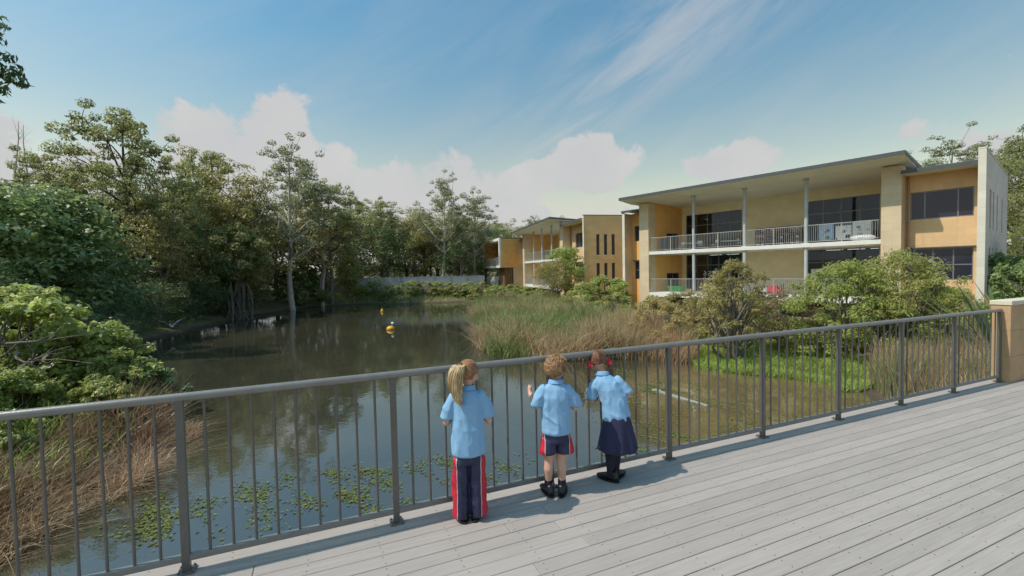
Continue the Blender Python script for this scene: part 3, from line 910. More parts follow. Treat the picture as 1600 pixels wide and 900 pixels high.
chair(3.5, 1.6, ZU, 'white chair just left of the first upper column', rz=0.8)
table_set(5.4, 2.4, ZU, 'white table behind the second upper railing bay')
chair(4.5, 1.8, ZU, 'white chair just right of the first upper column', rz=-0.5)
chair(6.3, 2.0, ZU, 'white chair just left of the second upper column', rz=1.6)
table_set(7.9, 3.6, ZL, 'white table against the lower yellow wall')
o = on1('storage_cabinet', 10.6, 4.1, ZL, 'white cabinet at the lower verandah glass by the third column', 'cabinet')
MB().bevbox(-0.45, 0.45, -0.25, 0.25, 0.06, 1.65, 0.01).build('carcass', 'white_board', o)
for x in (-0.22, 0.22):
    MB().bevbox(x - 0.2, x + 0.2, -0.272, -0.252, 0.1, 1.6, 0.004).build('door', 'white_board', o)
MB().bevbox(-0.42, 0.42, -0.2, 0.2, 0, 0.06, 0.002).build('plinth', 'steel_dark', o)
for k, (s, lab) in enumerate(((7.2, 'dark chair standing left on the lower balcony of the distant building'), (9.0, 'dark chair standing right on the lower balcony of the distant building'))):
    chair(s, 1.6, ZL, lab, 'bin_dark', M2, U2)

# number lettering stuck on the inside of the lower class-room glass (reads mirrored from outside)
plain('sticker_white', (0.75, 0.76, 0.76), 0.6, 0.02, 3)
def lettering(txt, s, z, size, nm):
    cu = bpy.data.curves.new(nm, 'FONT')
    cu.body = txt
    cu.size = size
    cu.extrude = 0.003
    tmp = bpy.data.objects.new(nm, cu)
    COL.objects.link(tmp)
    dg = bpy.context.evaluated_depsgraph_get()
    me = bpy.data.meshes.new_from_object(tmp.evaluated_get(dg))
    bpy.data.objects.remove(tmp)
    for v in me.vertices:
        v.co = (-v.co.x, -v.co.z, v.co.y)
    o = obj(nm, me, 'sticker_white', b1, (s, 5.075, z))
    return o
for i, ch in enumerate('123456'):
    lettering(ch, 4.15 - i * 0.40, 1.08 + 0.05 * (i % 2), 0.62, 'window_number')
for i, ch in enumerate('7890'):
    lettering(ch, 3.3 - i * 0.40, 0.62 + 0.04 * (i % 2), 0.55, 'window_number')
# ------------------------------------------------------------------ plants
def gz(x, y):
    return float(ground_z(np.array([x]), np.array([y]))[0])

def leaves_mesh(name, rng, clumps, n, size, aspect=0.5, droop=0.2, up=0.35, shell=0.5):
    """leaf-sized quads spread through ellipsoidal clumps: rows (x,y,z,rx,ry,rz)"""
    cl = np.asarray(clumps, float)
    wgt = (cl[:, 3] * cl[:, 4] * cl[:, 5]) ** (2 / 3)
    pick = rng.choice(len(cl), n, p=wgt / wgt.sum())
    d = rng.normal(size=(n, 3))
    d /= np.linalg.norm(d, axis=1)[:, None]
    low = d[:, 2] < -0.25
    d[low, 2] *= 0.5
    r = (shell + (1 - shell) * rng.random(n)) ** 0.8
    r *= np.where(rng.random(n) < 0.10, 1.22, 1.0)
    P = cl[pick, :3] + d * cl[pick, 3:6] * r[:, None]
    N = d * 0.75 + rng.normal(size=(n, 3)) * 0.55
    N[:, 2] += up + 0.45
    N /= np.linalg.norm(N, axis=1)[:, None]
    A = rng.normal(size=(n, 3))
    A[:, 2] -= droop * 3
    A -= N * (A * N).sum(1)[:, None]
    A /= np.linalg.norm(A, axis=1)[:, None] + 1e-9
    B = np.cross(N, A)
    s = size * (0.6 + 0.8 * rng.random(n))[:, None]
    w = s * aspect
    v0 = P - A * s * 0.5
    v1 = P + B * w * 0.5 - A * s * 0.05 + N * s * 0.06
    v2 = P + A * s * 0.5 - N * s * 0.08
    v3 = P - B * w * 0.5 - A * s * 0.05 + N * s * 0.06
    V = np.stack([v0, v1, v2, v3], 1).reshape(-1, 3)
    F = np.arange(4 * n).reshape(-1, 4)
    return np_mesh(name, V, F)

def bend(a, b, rng, k=0.12, n=5, sag=0.0):
    a, b = np.array(a, float), np.array(b, float)
    L = np.linalg.norm(b - a)
    o1, o2 = rng.normal(size=3) * L * k, rng.normal(size=3) * L * k
    pts = []
    for i in range(n + 1):
        q = i / n
        p = a * (1 - q) + b * q + o1 * math.sin(math.pi * q) + o2 * math.sin(2 * math.pi * q) * 0.5
        p[2] += sag * L * math.sin(math.pi * q)
        pts.append(tuple(p))
    return pts

def limbs(mb, rng, trunk, tr, targets, r0, sides=6):
    """limbs from points on the trunk to each target"""
    T = np.array(trunk)
    for tgt in targets:
        tgt = np.array(tgt, float)
        hz = tgt[2] - 0.55 * np.hypot(tgt[0] - T[:, 0].mean(), tgt[1] - T[:, 1].mean()) - 0.04 * T[-1, 2]
        i = int(np.clip(np.argmin(np.abs(T[:, 2] - hz)), 1, len(T) - 1))
        pts = bend(T[i], tgt, rng, 0.07, 5, 0.05)
        ra = min(r0, tr[i] * 0.75)
        mb.tube(pts, [ra * (1 - 0.82 * q / 5) for q in range(6)], sides)

def gum(seed, H=16.0, leaf='leaf_gum', bark='bark_grey', spread=0.26, lo=0.42, n_cl=24, n_leaf=16000, size=0.22, flat=0.85):
    rng = np.random.default_rng(seed)
    lean = rng.normal(size=2) * 0.03 * H
    n = 9
    trunk = [(lean[0] * (k / n) ** 1.5 + rng.normal() * 0.006 * H, lean[1] * (k / n) ** 1.5 + rng.normal() * 0.006 * H, H * 0.93 * k / n - (0.4 if k == 0 else 0)) for k in range(n + 1)]
    tr = [0.019 * H * (1 - 0.86 * (k / n) ** 0.8) for k in range(n + 1)]
    mb = MB().tube(trunk, tr, 9)
    main, cl = [], []
    for k in range(n_cl):
        f = lo + (1 - lo) * ((k + rng.random() * 0.8) / n_cl)
        a = k * 2.4 + rng.normal() * 0.5
        env = math.sin(math.pi * min(1, 0.18 + 0.80 * (f - lo) / (1 - lo))) ** 0.7
        rad = H * spread * env * (0.45 + 0.65 * rng.random())
        if k >= n_cl - 2: rad *= 0.35
        c = np.array([lean[0] * f + rad * math.cos(a), lean[1] * f + rad * math.sin(a), H * (f * 0.94) - 0.12 * rad + rng.normal() * 0.02 * H])
        main.append(c)
        R = H * (0.036 + 0.028 * rng.random())
        cl.append((*c, R, R, R * flat))
        for q in range(5):
            o = rng.normal(size=3) * R * 1.35
            o[2] *= 0.9
            r = R * (0.42 + 0.35 * rng.random())
            cl.append((*(c + o), r, r, r * flat))
    limbs(mb, rng, trunk, tr, main, 0.009 * H)
    for c in cl[1::2]:
        m0 = main[int(np.argmin([np.linalg.norm(np.array(c[:3]) - q) for q in main]))]
        mb.tube(bend(m0 - np.array([0, 0, 0.02 * H]), c[:3], rng, 0.08, 3), [0.0026 * H, 0.002 * H, 0.0015 * H, 0.001 * H], 4)
    return dict(H=H, trunk=(mb.mesh('trunk'), bark), crown=(leaves_mesh('crown', rng, cl, n_leaf, size, 0.42, 0.5, 0.2), leaf))

def bushy(seed, H=10.0, leaf='leaf_olive', bark='bark_grey', w=0.30, lo=0.18, n_cl=34, n_leaf=9000, size=0.23, stems=2, aspect=0.4, droop=0.5, rc=0.10, top=0.55):
    """mid-storey tree, foliage from low down to the top"""
    rng = np.random.default_rng(seed)
    mb = MB()
    stem = []
    for s in range(stems):
        a = rng.random() * 6.28
        e = np.array([math.cos(a), math.sin(a)]) * H * w * 0.45 * (s > 0 or stems > 2) 
        n = 7
        path = [(e[0] * (k / n) ** 1.2 + rng.normal() * 0.01 * H + 0.012 * H * s, e[1] * (k / n) ** 1.2 + rng.normal() * 0.01 * H, H * 0.86 * k / n - (0.3 if k == 0 else 0)) for k in range(n + 1)]
        tr = [0.017 * H * (1 - 0.85 * k / n) for k in range(n + 1)]
        mb.tube(path, tr, 8)
        stem.append((path, tr))
    cl, main = [], []
    for k in range(n_cl):
        f = lo + (1 - lo) * (k + rng.random()) / n_cl
        a = k * 2.4 + rng.normal() * 0.6
        g = (f - lo) / (1 - lo)
        env = math.sin(math.pi * (0.12 + 0.84 * g ** (1.0 + 0.4 * (0.5 - top)))) ** 0.6
        rad = H * w * env * (0.35 + 0.75 * math.sqrt(rng.random()))
        R = H * rc * (0.75 + 0.6 * rng.random())
        c = np.array([rad * math.cos(a), rad * math.sin(a), min(H - R * 0.8, H * f)])
        main.append(c)
        cl.append((*c, R, R, R * 0.8))
        for q in range(2):
            r = R * (0.4 + 0.3 * rng.random())
            o = rng.normal(size=3) * R * 0.8
            cl.append((*(c + o), r, r, r * 0.8))
    for i, (path, tr) in enumerate(stem):
        limbs(mb, rng, path, tr, main[i::len(stem)], 0.006 * H, 5)
    return dict(H=H, trunk=(mb.mesh('trunk'), bark), crown=(leaves_mesh('crown', rng, cl, n_leaf, size, aspect, droop, 0.25), leaf))

def dome(seed, H=9.0, W=5.0, leaf='leaf_broad', bark='bark_dark', n_cl=90, n_leaf=16000, size=0.36, low=0.05):
    """dense wide broad-leaved tree, foliage tiers down to the ground"""
    rng = np.random.default_rng(seed)
    mb = MB()
    n = 6
    path = [(rng.normal() * 0.1, rng.normal() * 0.1, H * 0.8 * k / n - (0.4 if k == 0 else 0)) for k in range(n + 1)]
    tr = [0.28 * (1 - 0.8 * k / n) for k in range(n + 1)]
    mb.tube(path, tr, 9)
    cl, main = [], []
    for k in range(n_cl):
        z = low + (1 - low) * (k + 0.5) / n_cl
        a = k * 2.39996 + rng.normal() * 0.25
        rr = math.sqrt(max(0.0, 1 - max(0.0, (z - 0.25) / 0.75) ** 2)) * (0.80 + 0.22 * rng.random())
        c = np.array([W * rr * math.cos(a), W * rr * math.sin(a), H * z * 0.97])
        R = (0.11 + 0.06 * rng.random()) * H
        cl.append((*c, R, R, R * 0.5))
        cl.append((*(c * np.array([0.72, 0.72, 0.96])), R * 1.2, R * 1.2, R * 0.7))
        if k % 3 == 0: main.append(c)
    limbs(mb, rng, path, tr, main, 0.09, 5)
    return dict(H=H, trunk=(mb.mesh('trunk'), bark), crown=(leaves_mesh('crown', rng, cl, n_leaf, size, 0.62, 0.35, 0.5, 0.35), leaf))

def shrub(seed, H=2.0, W=1.3, leaf='leaf_bright', bark='bark_grey', n_cl=30, n_leaf=5000, size=0.13, aspect=0.5, stems=6, low=0.08, droop=0.25, rc=0.14):
    rng = np.random.default_rng(seed)
    mb = MB()
    cl, tips = [], []
    for k in range(n_cl):
        z = low + (1 - low) * (k + 0.5) / n_cl
        a = k * 2.39996 + rng.normal() * 0.4
        rr = math.sqrt(max(0.02, 1 - max(0.0, (z - 0.3) / 0.7) ** 2)) * (0.35 + 0.65 * math.sqrt(rng.random()))
        c = np.array([W * rr * math.cos(a), W * rr * math.sin(a), H * z * 0.93])
        R = H * rc * (0.7 + 0.6 * rng.random())
        if rng.random() < 0.14: c = c * np.array([1.18, 1.18, 1.08])
        cl.append((*c, R, R, R * 0.75))
        tips.append(c)
    for k in range(stems):
        tip = tips[-1 - k * max(1, n_cl // (stems + 1))]
        mb.tube(bend((rng.normal() * 0.06 * W, rng.normal() * 0.06 * W, -0.15), tip, rng, 0.10, 6), [0.02 * H * (1 - 0.8 * q / 6) for q in range(7)], 6)
    for t_ in tips[::2]:
        mb.tube(bend((t_[0] * 0.3, t_[1] * 0.3, t_[2] * 0.45), t_, rng, 0.10, 3), [0.008 * H * (1 - 0.7 * q / 3) for q in range(4)], 4)
    return dict(H=H, trunk=(mb.mesh('stems'), bark), crown=(leaves_mesh('foliage', rng, cl, n_leaf, size, aspect, droop, 0.35, 0.3), leaf))

def plant(name, proto, x, y, top, label, cat='tree', group=None, rz=None, wide=1.0, z0=None):
    g = gz(x, y) - 0.05 if z0 is None else z0
    s = (top - g) / proto['H']
    o = empty(name, (x, y, g), random.uniform(0, 6.28) if rz is None else rz)
    o.scale = (s * wide, s * wide, s)
    tag(o, label, cat, group)
    tm, tmat = proto['trunk']
    cm, cmat = proto['crown'] if proto.get('crown') else (None, None)
    obj(tm.name.split('.')[0], tm, tmat, o)
    if cm: obj(cm.name.split('.')[0], cm, cmat, o)
    return o

random.seed(21)
G = [gum(1), gum(2, leaf='leaf_gum_grey', bark='bark_pale', n_cl=26, spread=0.26), gum(3, n_cl=21, lo=0.5, spread=0.32), gum(4, leaf='leaf_gum_grey', n_cl=28, lo=0.35, spread=0.24, bark='bark_pale')]
TALL = gum(11, leaf='leaf_gum', n_cl=24, lo=0.40, spread=0.33, n_leaf=20000, bark='bark_dark')
OL = [bushy(5), bushy(6, leaf='leaf_gum', w=0.34), bushy(7, leaf='leaf_olive', bark='bark_pale', w=0.27, lo=0.42)]
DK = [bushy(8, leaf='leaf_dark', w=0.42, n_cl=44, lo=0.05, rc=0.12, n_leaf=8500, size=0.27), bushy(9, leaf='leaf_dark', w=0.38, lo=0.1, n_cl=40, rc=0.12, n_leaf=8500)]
DOME = [dome(10, n_leaf=12500), dome(12, leaf='leaf_broad', n_leaf=10500, size=0.34)]
SH = [shrub(13), shrub(14, leaf='leaf_fresh'), shrub(15, leaf='leaf_olive', size=0.11), shrub(16, leaf='leaf_brown', size=0.10, aspect=0.35), shrub(17, leaf='leaf_broad', size=0.17, aspect=0.6)]

def dead(seed):
    rng = np.random.default_rng(seed)
    H = 16.0
    n = 10
    path = [(0.25 * math.sin(k * 0.7 + seed), 0.2 * math.cos(k * 0.9), H * k / n) for k in range(n + 1)]
    tr = [0.20 * (1 - 0.92 * k / n) for k in range(n + 1)]
    mb = MB().tube(path, tr, 7)
    for k in range(14):
        i = int(rng.integers(4, 10))
        a = rng.random() * 6.28
        L = (1.2 + 2.2 * rng.random()) * (1.25 - i / n)
        e = np.array(path[i]) + np.array([math.cos(a) * L, math.sin(a) * L, L * (0.9 + 0.8 * rng.random())])
        pts = bend(path[i], e, rng, 0.08, 4)
        mb.tube(pts, [tr[i] * 0.55 * (1 - 0.85 * q / 4) for q in range(5)], 5)
        e2 = np.array(pts[2]) + rng.normal(size=3) * L * 0.3 + np.array([0, 0, L * 0.35])
        mb.tube(bend(pts[2], e2, rng, 0.08, 3), [tr[i] * 0.25 * (1 - 0.8 * q / 3) for q in range(4)], 4)
    return dict(H=H, trunk=(mb.mesh('trunk'), 'bark_pale'))

plant('dead_tree', dead(1), -45.0, 42, 16.4, 'bare dead tree at the left edge, the left one of two', group='bare trees')
plant('dead_tree', dead(2), -46.0, 44, 16.7, 'bare dead tree near the left edge, the right one of two', group='bare trees')
# nearer left bank
plant('broadleaf_tree', DOME[1], -27.8, 24, 7.2, 'dark dense tree at the left picture edge above the pond', wide=1.1)
plant('broadleaf_tree', DOME[0], -27.4, 27.6, 7.3, 'dome-shaped broad-leaved tree with glossy light-tipped leaves on the left bank', wide=0.85)
plant('gum_tree', TALL, -31.5, 38, 15.9, 'tallest gum tree on the left bank, its open crown against the cloud', rz=3.4)
plant('gum_tree', G[0], -40.0, 40, 13.1, 'round-crowned gum between the bare trees and the tallest gum')
plant('bank_tree', OL[1], -33.5, 36, 10.6, 'yellow-green leafy tree left below the tallest gum')
plant('bank_tree', DK[1], -32.2, 42, 12.7, 'dark green narrow tree right beside the tallest gum', wide=0.8)
plant('gum_tree', G[2], -30.7, 48, 15.9, 'dark gum with broken crown right of the tallest gum')
plant('paperbark_tree', OL[0], -27.6, 36.0, 6.9, 'olive paperbark leaning over the water right of the dome-shaped tree')
plant('gum_tree', G[1], -25.8, 53, 16.8, 'tall pale-trunked gum with airy crown in the middle of the left wood')
plant('bank_tree', OL[0], -28.6, 47, 12.9, 'olive tree left below the airy pale-trunked gum')
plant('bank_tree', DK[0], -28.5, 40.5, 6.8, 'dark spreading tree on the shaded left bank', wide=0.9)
plant('gum_tree', G[0], -23.5, 59.5, 14.4, 'round gum right of the airy pale-trunked gum')
plant('paperbark_tree', OL[2], -24.2, 58.2, 10.4, 'yellowish paperbark with pale leaning trunk at the far left corner of the pond')
plant('gum_tree', G[3], -28.5, 62, 16.2, 'grey-green gum behind the yellowish paperbark')
plant('bank_tree', DK[1], -29.5, 57, 9.6, 'dark tree at the back of the far left corner')
plant('bank_tree', OL[1], -30.8, 44, 11.2, 'leafy tree between the dark gum and the olive paperbark')
plant('bank_tree', DK[0], -34.5, 33, 8.4, 'dark tree behind the dome-shaped broad-leaved tree', wide=0.9)
plant('young_tree', bushy(31, H=6, leaf='leaf_fresh', w=0.2, lo=0.25, n_leaf=6000, size=0.24, stems=1), -22.4, 62.6, 4.6, 'small upright yellow-green tree at the far water edge')
plant('shrub', SH[4], -26.6, 57.5, 3.0, 'round light-leaved bush beside the yellowish paperbark', 'shrub')
# far bank behind the fence
far_list = [('gum_tree', G[0], -21.5, 75, 14.6, 'olive gum above the middle of the pale fence'), ('bank_tree', DK[0], -19.5, 71.5, 9.2, 'broad dark green tree behind the pale fence'),
            ('bank_tree', OL[0], -15.8, 75, 11.0, 'brownish olive tree behind the pale fence'), ('gum_tree', G[1], -10.6, 72, 16.6, 'tall spreading gum left of the school, highest on the far bank'),
            ('gum_tree', G[3], -6.2, 75, 15.0, 'gum with ragged crown just left of the school'), ('bank_tree', DK[1], -7.9, 71, 6.9, 'dark low tree by the school end of the pale fence'),
            ('bank_tree', OL[1], -23.6, 71, 11.4, 'leafy tree at the left end of the pale fence'), ('gum_tree', G[2], -25.3, 74, 14.8, 'gum rising behind the left end of the pale fence'),
            ('bank_tree', OL[2], -16.0, 84, 12.9, 'yellowish tree far behind the pale fence'), ('gum_tree', G[0], -3.2, 100, 13.2, 'distant gum rising over the left end of the school roof'),
            ('gum_tree', G[3], 6.3, 112, 15.2, 'distant gum rising over the tilted roof of the second building')]
for a in far_list:
    plant(*a)
# fill of the wood behind: nothing tells these apart
fill = [(-50, 36, 9), (-44, 33, 10), (-39, 47, 11), (-36, 52, 12), (-47, 50, 12), (-34, 58, 11), (-38, 64, 12), (-33, 70, 12), (-29, 80, 12), (-21, 86, 12), (-12, 88, 11.5), (-6, 92, 11), (-1, 84, 9), (-8, 82, 10), (-13, 80, 9),
        (1, 104, 12), (11, 118, 13), (-36, 40, 9), (-30, 52, 9), (-27, 66, 9), (-54, 44, 12), (-41, 27, 9), (-46, 22, 8.5), (-3, 110, 13), (4, 122, 14), (15, 126, 15), (-18, 95, 13), (-26, 92, 13), (-58, 58, 14), (-50, 66, 14), (20, 110, 12), (-23, 80, 12), (-14, 79, 11), (-9.5, 80, 12), (-4.5, 80, 10), (-18, 78, 11), (-11, 95, 13), (-30, 74, 12), (-7, 86, 11.5)]
for i, (x, y, tp) in enumerate(fill):
    plant('wood_tree', (OL[1], OL[0], G[2], OL[0], DK[1])[i % 5], x, y, tp, 'tree filling the wood behind the pond', group='trees filling the wood behind the pond', wide=1.15)
# low growth along the shaded left bank
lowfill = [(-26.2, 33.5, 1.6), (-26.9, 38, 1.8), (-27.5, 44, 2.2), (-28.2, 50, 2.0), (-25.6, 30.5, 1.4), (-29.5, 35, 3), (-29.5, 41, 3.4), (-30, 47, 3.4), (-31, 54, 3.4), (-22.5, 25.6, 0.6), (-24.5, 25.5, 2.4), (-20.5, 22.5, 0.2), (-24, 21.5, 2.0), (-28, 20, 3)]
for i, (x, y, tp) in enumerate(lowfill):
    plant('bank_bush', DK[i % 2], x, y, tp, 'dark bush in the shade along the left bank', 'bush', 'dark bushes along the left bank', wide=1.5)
# fig with hanging roots
def fig():
    rng = np.random.default_rng(40)
    mb = MB()
    for k in range(26):
        a = rng.random() * 6.28
        r = 0.2 + 1.5 * rng.random()
        x, y = r * math.cos(a) * 1.3, r * math.sin(a)
        mb.tube(bend((x, y, -0.4), (x * 0.55 + rng.normal() * 0.2, y * 0.55, 3.2 + rng.random() * 1.2), rng, 0.05, 5), [0.05 + 0.05 * rng.random()] * 6, 6)
    path = [(0, 0, -0.3), (0.05, 0.1, 1.5), (0, 0, 3), (0.3, 0, 4.6), (0.2, 0.2, 6.2)]
    mb.tube(path, [0.45, 0.36, 0.3, 0.22, 0.1], 10)
    cl, main = [], []
    for k in range(40):
        a = k * 2.4
        z = 3.6 + 4.6 * (k + 0.5) / 40
        rr = 3.0 * math.sin(math.pi * (0.15 + 0.8 * (z - 3.6) / 4.6)) * (0.5 + 0.5 * rng.random())
        c = (rr * math.cos(a), rr * math.sin(a), z)
        cl.append((*c, 0.75, 0.75, 0.6)); main.append(c)
    limbs(mb, rng, path, [0.45, 0.36, 0.3, 0.22, 0.1], main[::3], 0.09)
    return dict(H=8.6, trunk=(mb.mesh('trunk'), 'bark_grey'), crown=(leaves_mesh('crown', rng, cl, 9000, 0.30, 0.45, 0.5, 0.3), 'leaf_gum'))
plant('fig_tree', fig(), -25.9, 43.0, 6.8, 'fig tree with pale hanging roots at the left water edge', rz=0.3)

# tree whose drooping branches enter the top left corner
rng = np.random.default_rng(50)
trunk = [(-31.5, 20.5, -0.4), (-31.2, 20.6, 4), (-30.6, 20.8, 9), (-29.5, 21, 13), (-28.2, 21, 15.5)]
tr = [0.34, 0.30, 0.24, 0.16, 0.08]
mb = MB().tube(trunk, tr, 9)
cl, main = [], []
for (x, y, z, r) in [(-23.5, 21, 13.6, 0.7), (-23.3, 21.0, 12.8, 0.5), (-22.9, 21, 11.4, 0.75), (-22.3, 21, 10.95, 0.45), (-23.5, 20.7, 11.4, 0.8), (-22.6, 21, 11.9, 0.35), (-23.6, 21, 12.2, 0.5), (-23.3, 21, 10.6, 0.45), (-24.3, 21.1, 14.0, 0.5), (-25.5, 21, 14.6, 1.1), (-26.5, 20.5, 12.8, 1.1), (-27.5, 22, 15.5, 1.3),
                     (-30, 19.5, 15.2, 1.4), (-32.5, 21, 14, 1.4), (-29, 23, 13, 1.2), (-33, 19, 11.5, 1.3), (-28.5, 18.8, 11.5, 1.2)]:
    cl.append((x, y, z, r, r, r * 0.85)); main.append((x, y, z))
    for q in range(3):
        o_ = rng.normal(size=3) * r * 0.7
        cl.append((x + o_[0] - 0.25, y + o_[1], z + o_[2], r * 0.5, r * 0.5, r * 0.45))
limbs(mb, rng, trunk, tr, main, 0.09)
o = tag(empty('gum_tree', (-31.5, 20.5, 0)), 'overhanging dark branch tips entering at the top left corner', 'tree')
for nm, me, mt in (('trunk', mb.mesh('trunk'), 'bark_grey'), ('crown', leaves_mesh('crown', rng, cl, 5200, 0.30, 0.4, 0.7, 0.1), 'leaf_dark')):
    c_ = obj(nm, me, mt, o); c_.location = (31.5, -20.5, 0)

# left foreground thicket
BL1 = shrub(60, H=3.6, W=2.7, leaf='leaf_bright', n_cl=70, n_leaf=11000, size=0.24, aspect=0.55, stems=9, low=0.1)
BL2 = shrub(61, H=3.0, W=2.4, leaf='leaf_bright', n_cl=60, n_leaf=12000, size=0.19, aspect=0.6, stems=7)
BL3 = shrub(62, H=2.4, W=2.0, leaf='leaf_broad', n_cl=50, n_leaf=9000, size=0.19, aspect=0.6, stems=6)
plant('wild_shrub', BL1, -13.9, 12.4, 1.75, 'tall leafy shrub with bare pale branches at the left edge', 'shrub')
plant('wild_shrub', BL1, -12.4, 13.0, 0.45, 'yellow-green shrub sloping down to the water left of the bird', 'shrub', rz=2.0)
plant('wild_shrub', BL3, -11.1, 13.2, -0.55, 'low shrub at the tip of the left thicket by the water', 'shrub')
plant('wild_shrub', BL2, -12.0, 10.4, -0.15, 'bright green shrub behind the rusty reeds at the left', 'shrub')
plant('wild_shrub', BL2, -10.6, 11.6, -0.75, 'bright green shrub between the thicket and the rusty reeds', 'shrub', rz=1.2)
plant('wild_shrub', BL2, -11.0, 12.4, -0.5, 'bright green shrub hanging over the water at the right end of the thicket', 'shrub', rz=0.4)
plant('wild_shrub', BL3, -14.6, 10.2, 0.9, 'deep green shrub low at the left picture edge', 'shrub', wide=1.1)
plant('wild_shrub', BL2, -10.6, 9.0, -0.75, 'bright shrub just above the left end of the handrail', 'shrub', rz=2.9)
bb = MB()
for a, b_ in (((-13.6, 11.2, -0.6), (-11.2, 11.5, 0.15)), ((-13.8, 11.0, -0.2), (-11.5, 11.2, 0.75)), ((-13.4, 11.0, -0.4), (-10.8, 11.7, -0.35)), ((-12.2, 11.2, 0.05), (-11.3, 11.0, -0.45)), ((-12.4, 11.1, 0.3), (-11.0, 11.6, 0.42)), ((-13.0, 11.3, 0.0), (-12.0, 10.8, 0.9))):
    pts = bend(a, b_, rng, 0.08, 6)
    bb.tube(pts, [0.035 * (1 - 0.75 * q / 6) for q in range(7)], 6)
    for q in (2, 3, 4):
        e = np.array(pts[q]) + rng.normal(size=3) * 0.25 + np.array([0.3, 0, 0.1])
        bb.tube(bend(pts[q], e, rng, 0.1, 3), [0.014, 0.011, 0.008, 0.004], 5)
tag(bb.build('bare_branch', 'bark_grey'), 'tangle of bare grey branches sticking out of the left thicket', 'branches')

# right bank: shrubs between reeds and school
SYM = shrub(70, H=3.8, W=2.0, leaf='leaf_bright', n_cl=120, n_leaf=11000, size=0.15, aspect=0.34, stems=9, low=0.06, droop=0.5, rc=0.10)
SYM2 = shrub(73, H=3.8, W=2.0, leaf='leaf_fresh', n_cl=120, n_leaf=10500, size=0.15, aspect=0.34, stems=9, low=0.08, droop=0.5, rc=0.10)
PB = shrub(71, H=4.2, W=1.5, leaf='leaf_olive', bark='bark_grey', n_cl=80, n_leaf=6000, size=0.13, aspect=0.32, stems=11, low=0.30, droop=0.5, rc=0.062)
STRAW = shrub(72, H=2.4, W=1.5, leaf='leaf_straw', n_cl=70, n_leaf=6000, size=0.13, aspect=0.28, stems=9, low=0.05, droop=0.3, rc=0.10)
bank = [('paperbark_sapling', PB, 9.1, 18.6, 2.25, 'pale-stemmed olive sapling on the green spit before the school', 'young tree', 1.0), ('wattle_shrub', SYM, 13.1, 17.9, 2.0, 'large bright green shrub before the school, its left half', 'shrub', 1.0),
        ('wattle_shrub', SYM2, 14.8, 17.3, 2.35, 'large bright green shrub with tallest tip before the right school wing', 'shrub', 0.9), ('wattle_shrub', SYM, 16.2, 16.9, 1.0, 'yellowish bright shrub under the lower right school window', 'shrub', 0.95),
        ('dry_shrub', SH[3], 11.9, 20.5, 0.75, 'brown dry shrub left of the bright green shrub', 'shrub', 1.1), ('dry_shrub', STRAW, 7.2, 22.0, 0.35, 'straw-coloured shrub left of the pale-stemmed sapling', 'shrub', 1.1),
        ('dry_shrub', STRAW, 9.9, 22.5, 0.9, 'straw-coloured shrub behind the pale-stemmed sapling', 'shrub', 1.0), ('bank_shrub', SH[2], 8.2, 25.5, 0.3, 'olive shrub in front of the left school pier', 'shrub', 1.3),
        ('bank_shrub', SH[2], 10.0, 27.0, 0.4, 'olive shrub below the green tub on the verandah', 'shrub', 1.3), ('bank_shrub', SH[1], 6.8, 30.5, 0.2, 'yellow-green shrub below the left fin wall of the near school building', 'shrub', 1.4),
        ('bank_shrub', SH[0], 7.4, 36.5, 1.3, 'bright green shrub in the gap between the two school buildings', 'shrub', 1.3), ('bank_shrub', SH[0], 6.2, 38.5, 0.6, 'bright shrub at the foot of the slit-windowed end wall', 'shrub', 1.4),
        ('courtyard_tree', bushy(33, H=6, leaf='leaf_bright', w=0.26, lo=0.3, n_leaf=6000, size=0.22, stems=1), 5.0, 42.6, 4.0, 'bright green small tree beside the fin of the distant building', 'tree', 1.0),
        ('courtyard_tree', OL[2], 3.7, 41.5, 2.6, 'grey-olive small tree in front of the distant building verandah', 'tree', 1.2), ('bank_shrub', SH[1], 2.3, 44.0, 0.2, 'yellow shrub below the distant building balcony', 'shrub', 1.5),
        ('bank_shrub', SH[1], 0.2, 52, 0.3, 'yellow-green palm-like shrub below the distant building, near the box wing', 'shrub', 1.5), ('bank_shrub', SH[0], -1.6, 55, 0.2, 'green shrub at the foot of the box wing', 'shrub', 1.5),
        ('bank_shrub', SH[2], 4.4, 34.5, -0.2, 'olive shrub among the reeds before the slit-windowed end wall', 'shrub', 1.5), ('dry_shrub', SH[3], -0.8, 44.0, -0.1, 'reddish dry shrub behind the tip of the reed bed', 'shrub', 1.8),
        ('bank_shrub', SH[4], 13.2, 25.4, 0.3, 'dark green shrub under the lower verandah near its right end', 'shrub', 1.5), ('bank_shrub', SH[2], 11.4, 24.2, 0.5, 'olive shrub in front of the lower yellow verandah wall', 'shrub', 1.3),
        ('bank_shrub', SH[2], 5.6, 24.5, -0.6, 'olive shrub at the back of the dry reeds', 'shrub', 1.5)]
for nm, pr, x, y, tp, lab, cat, wd in bank:
    plant(nm, pr, x, y, tp, lab, cat, wide=wd)
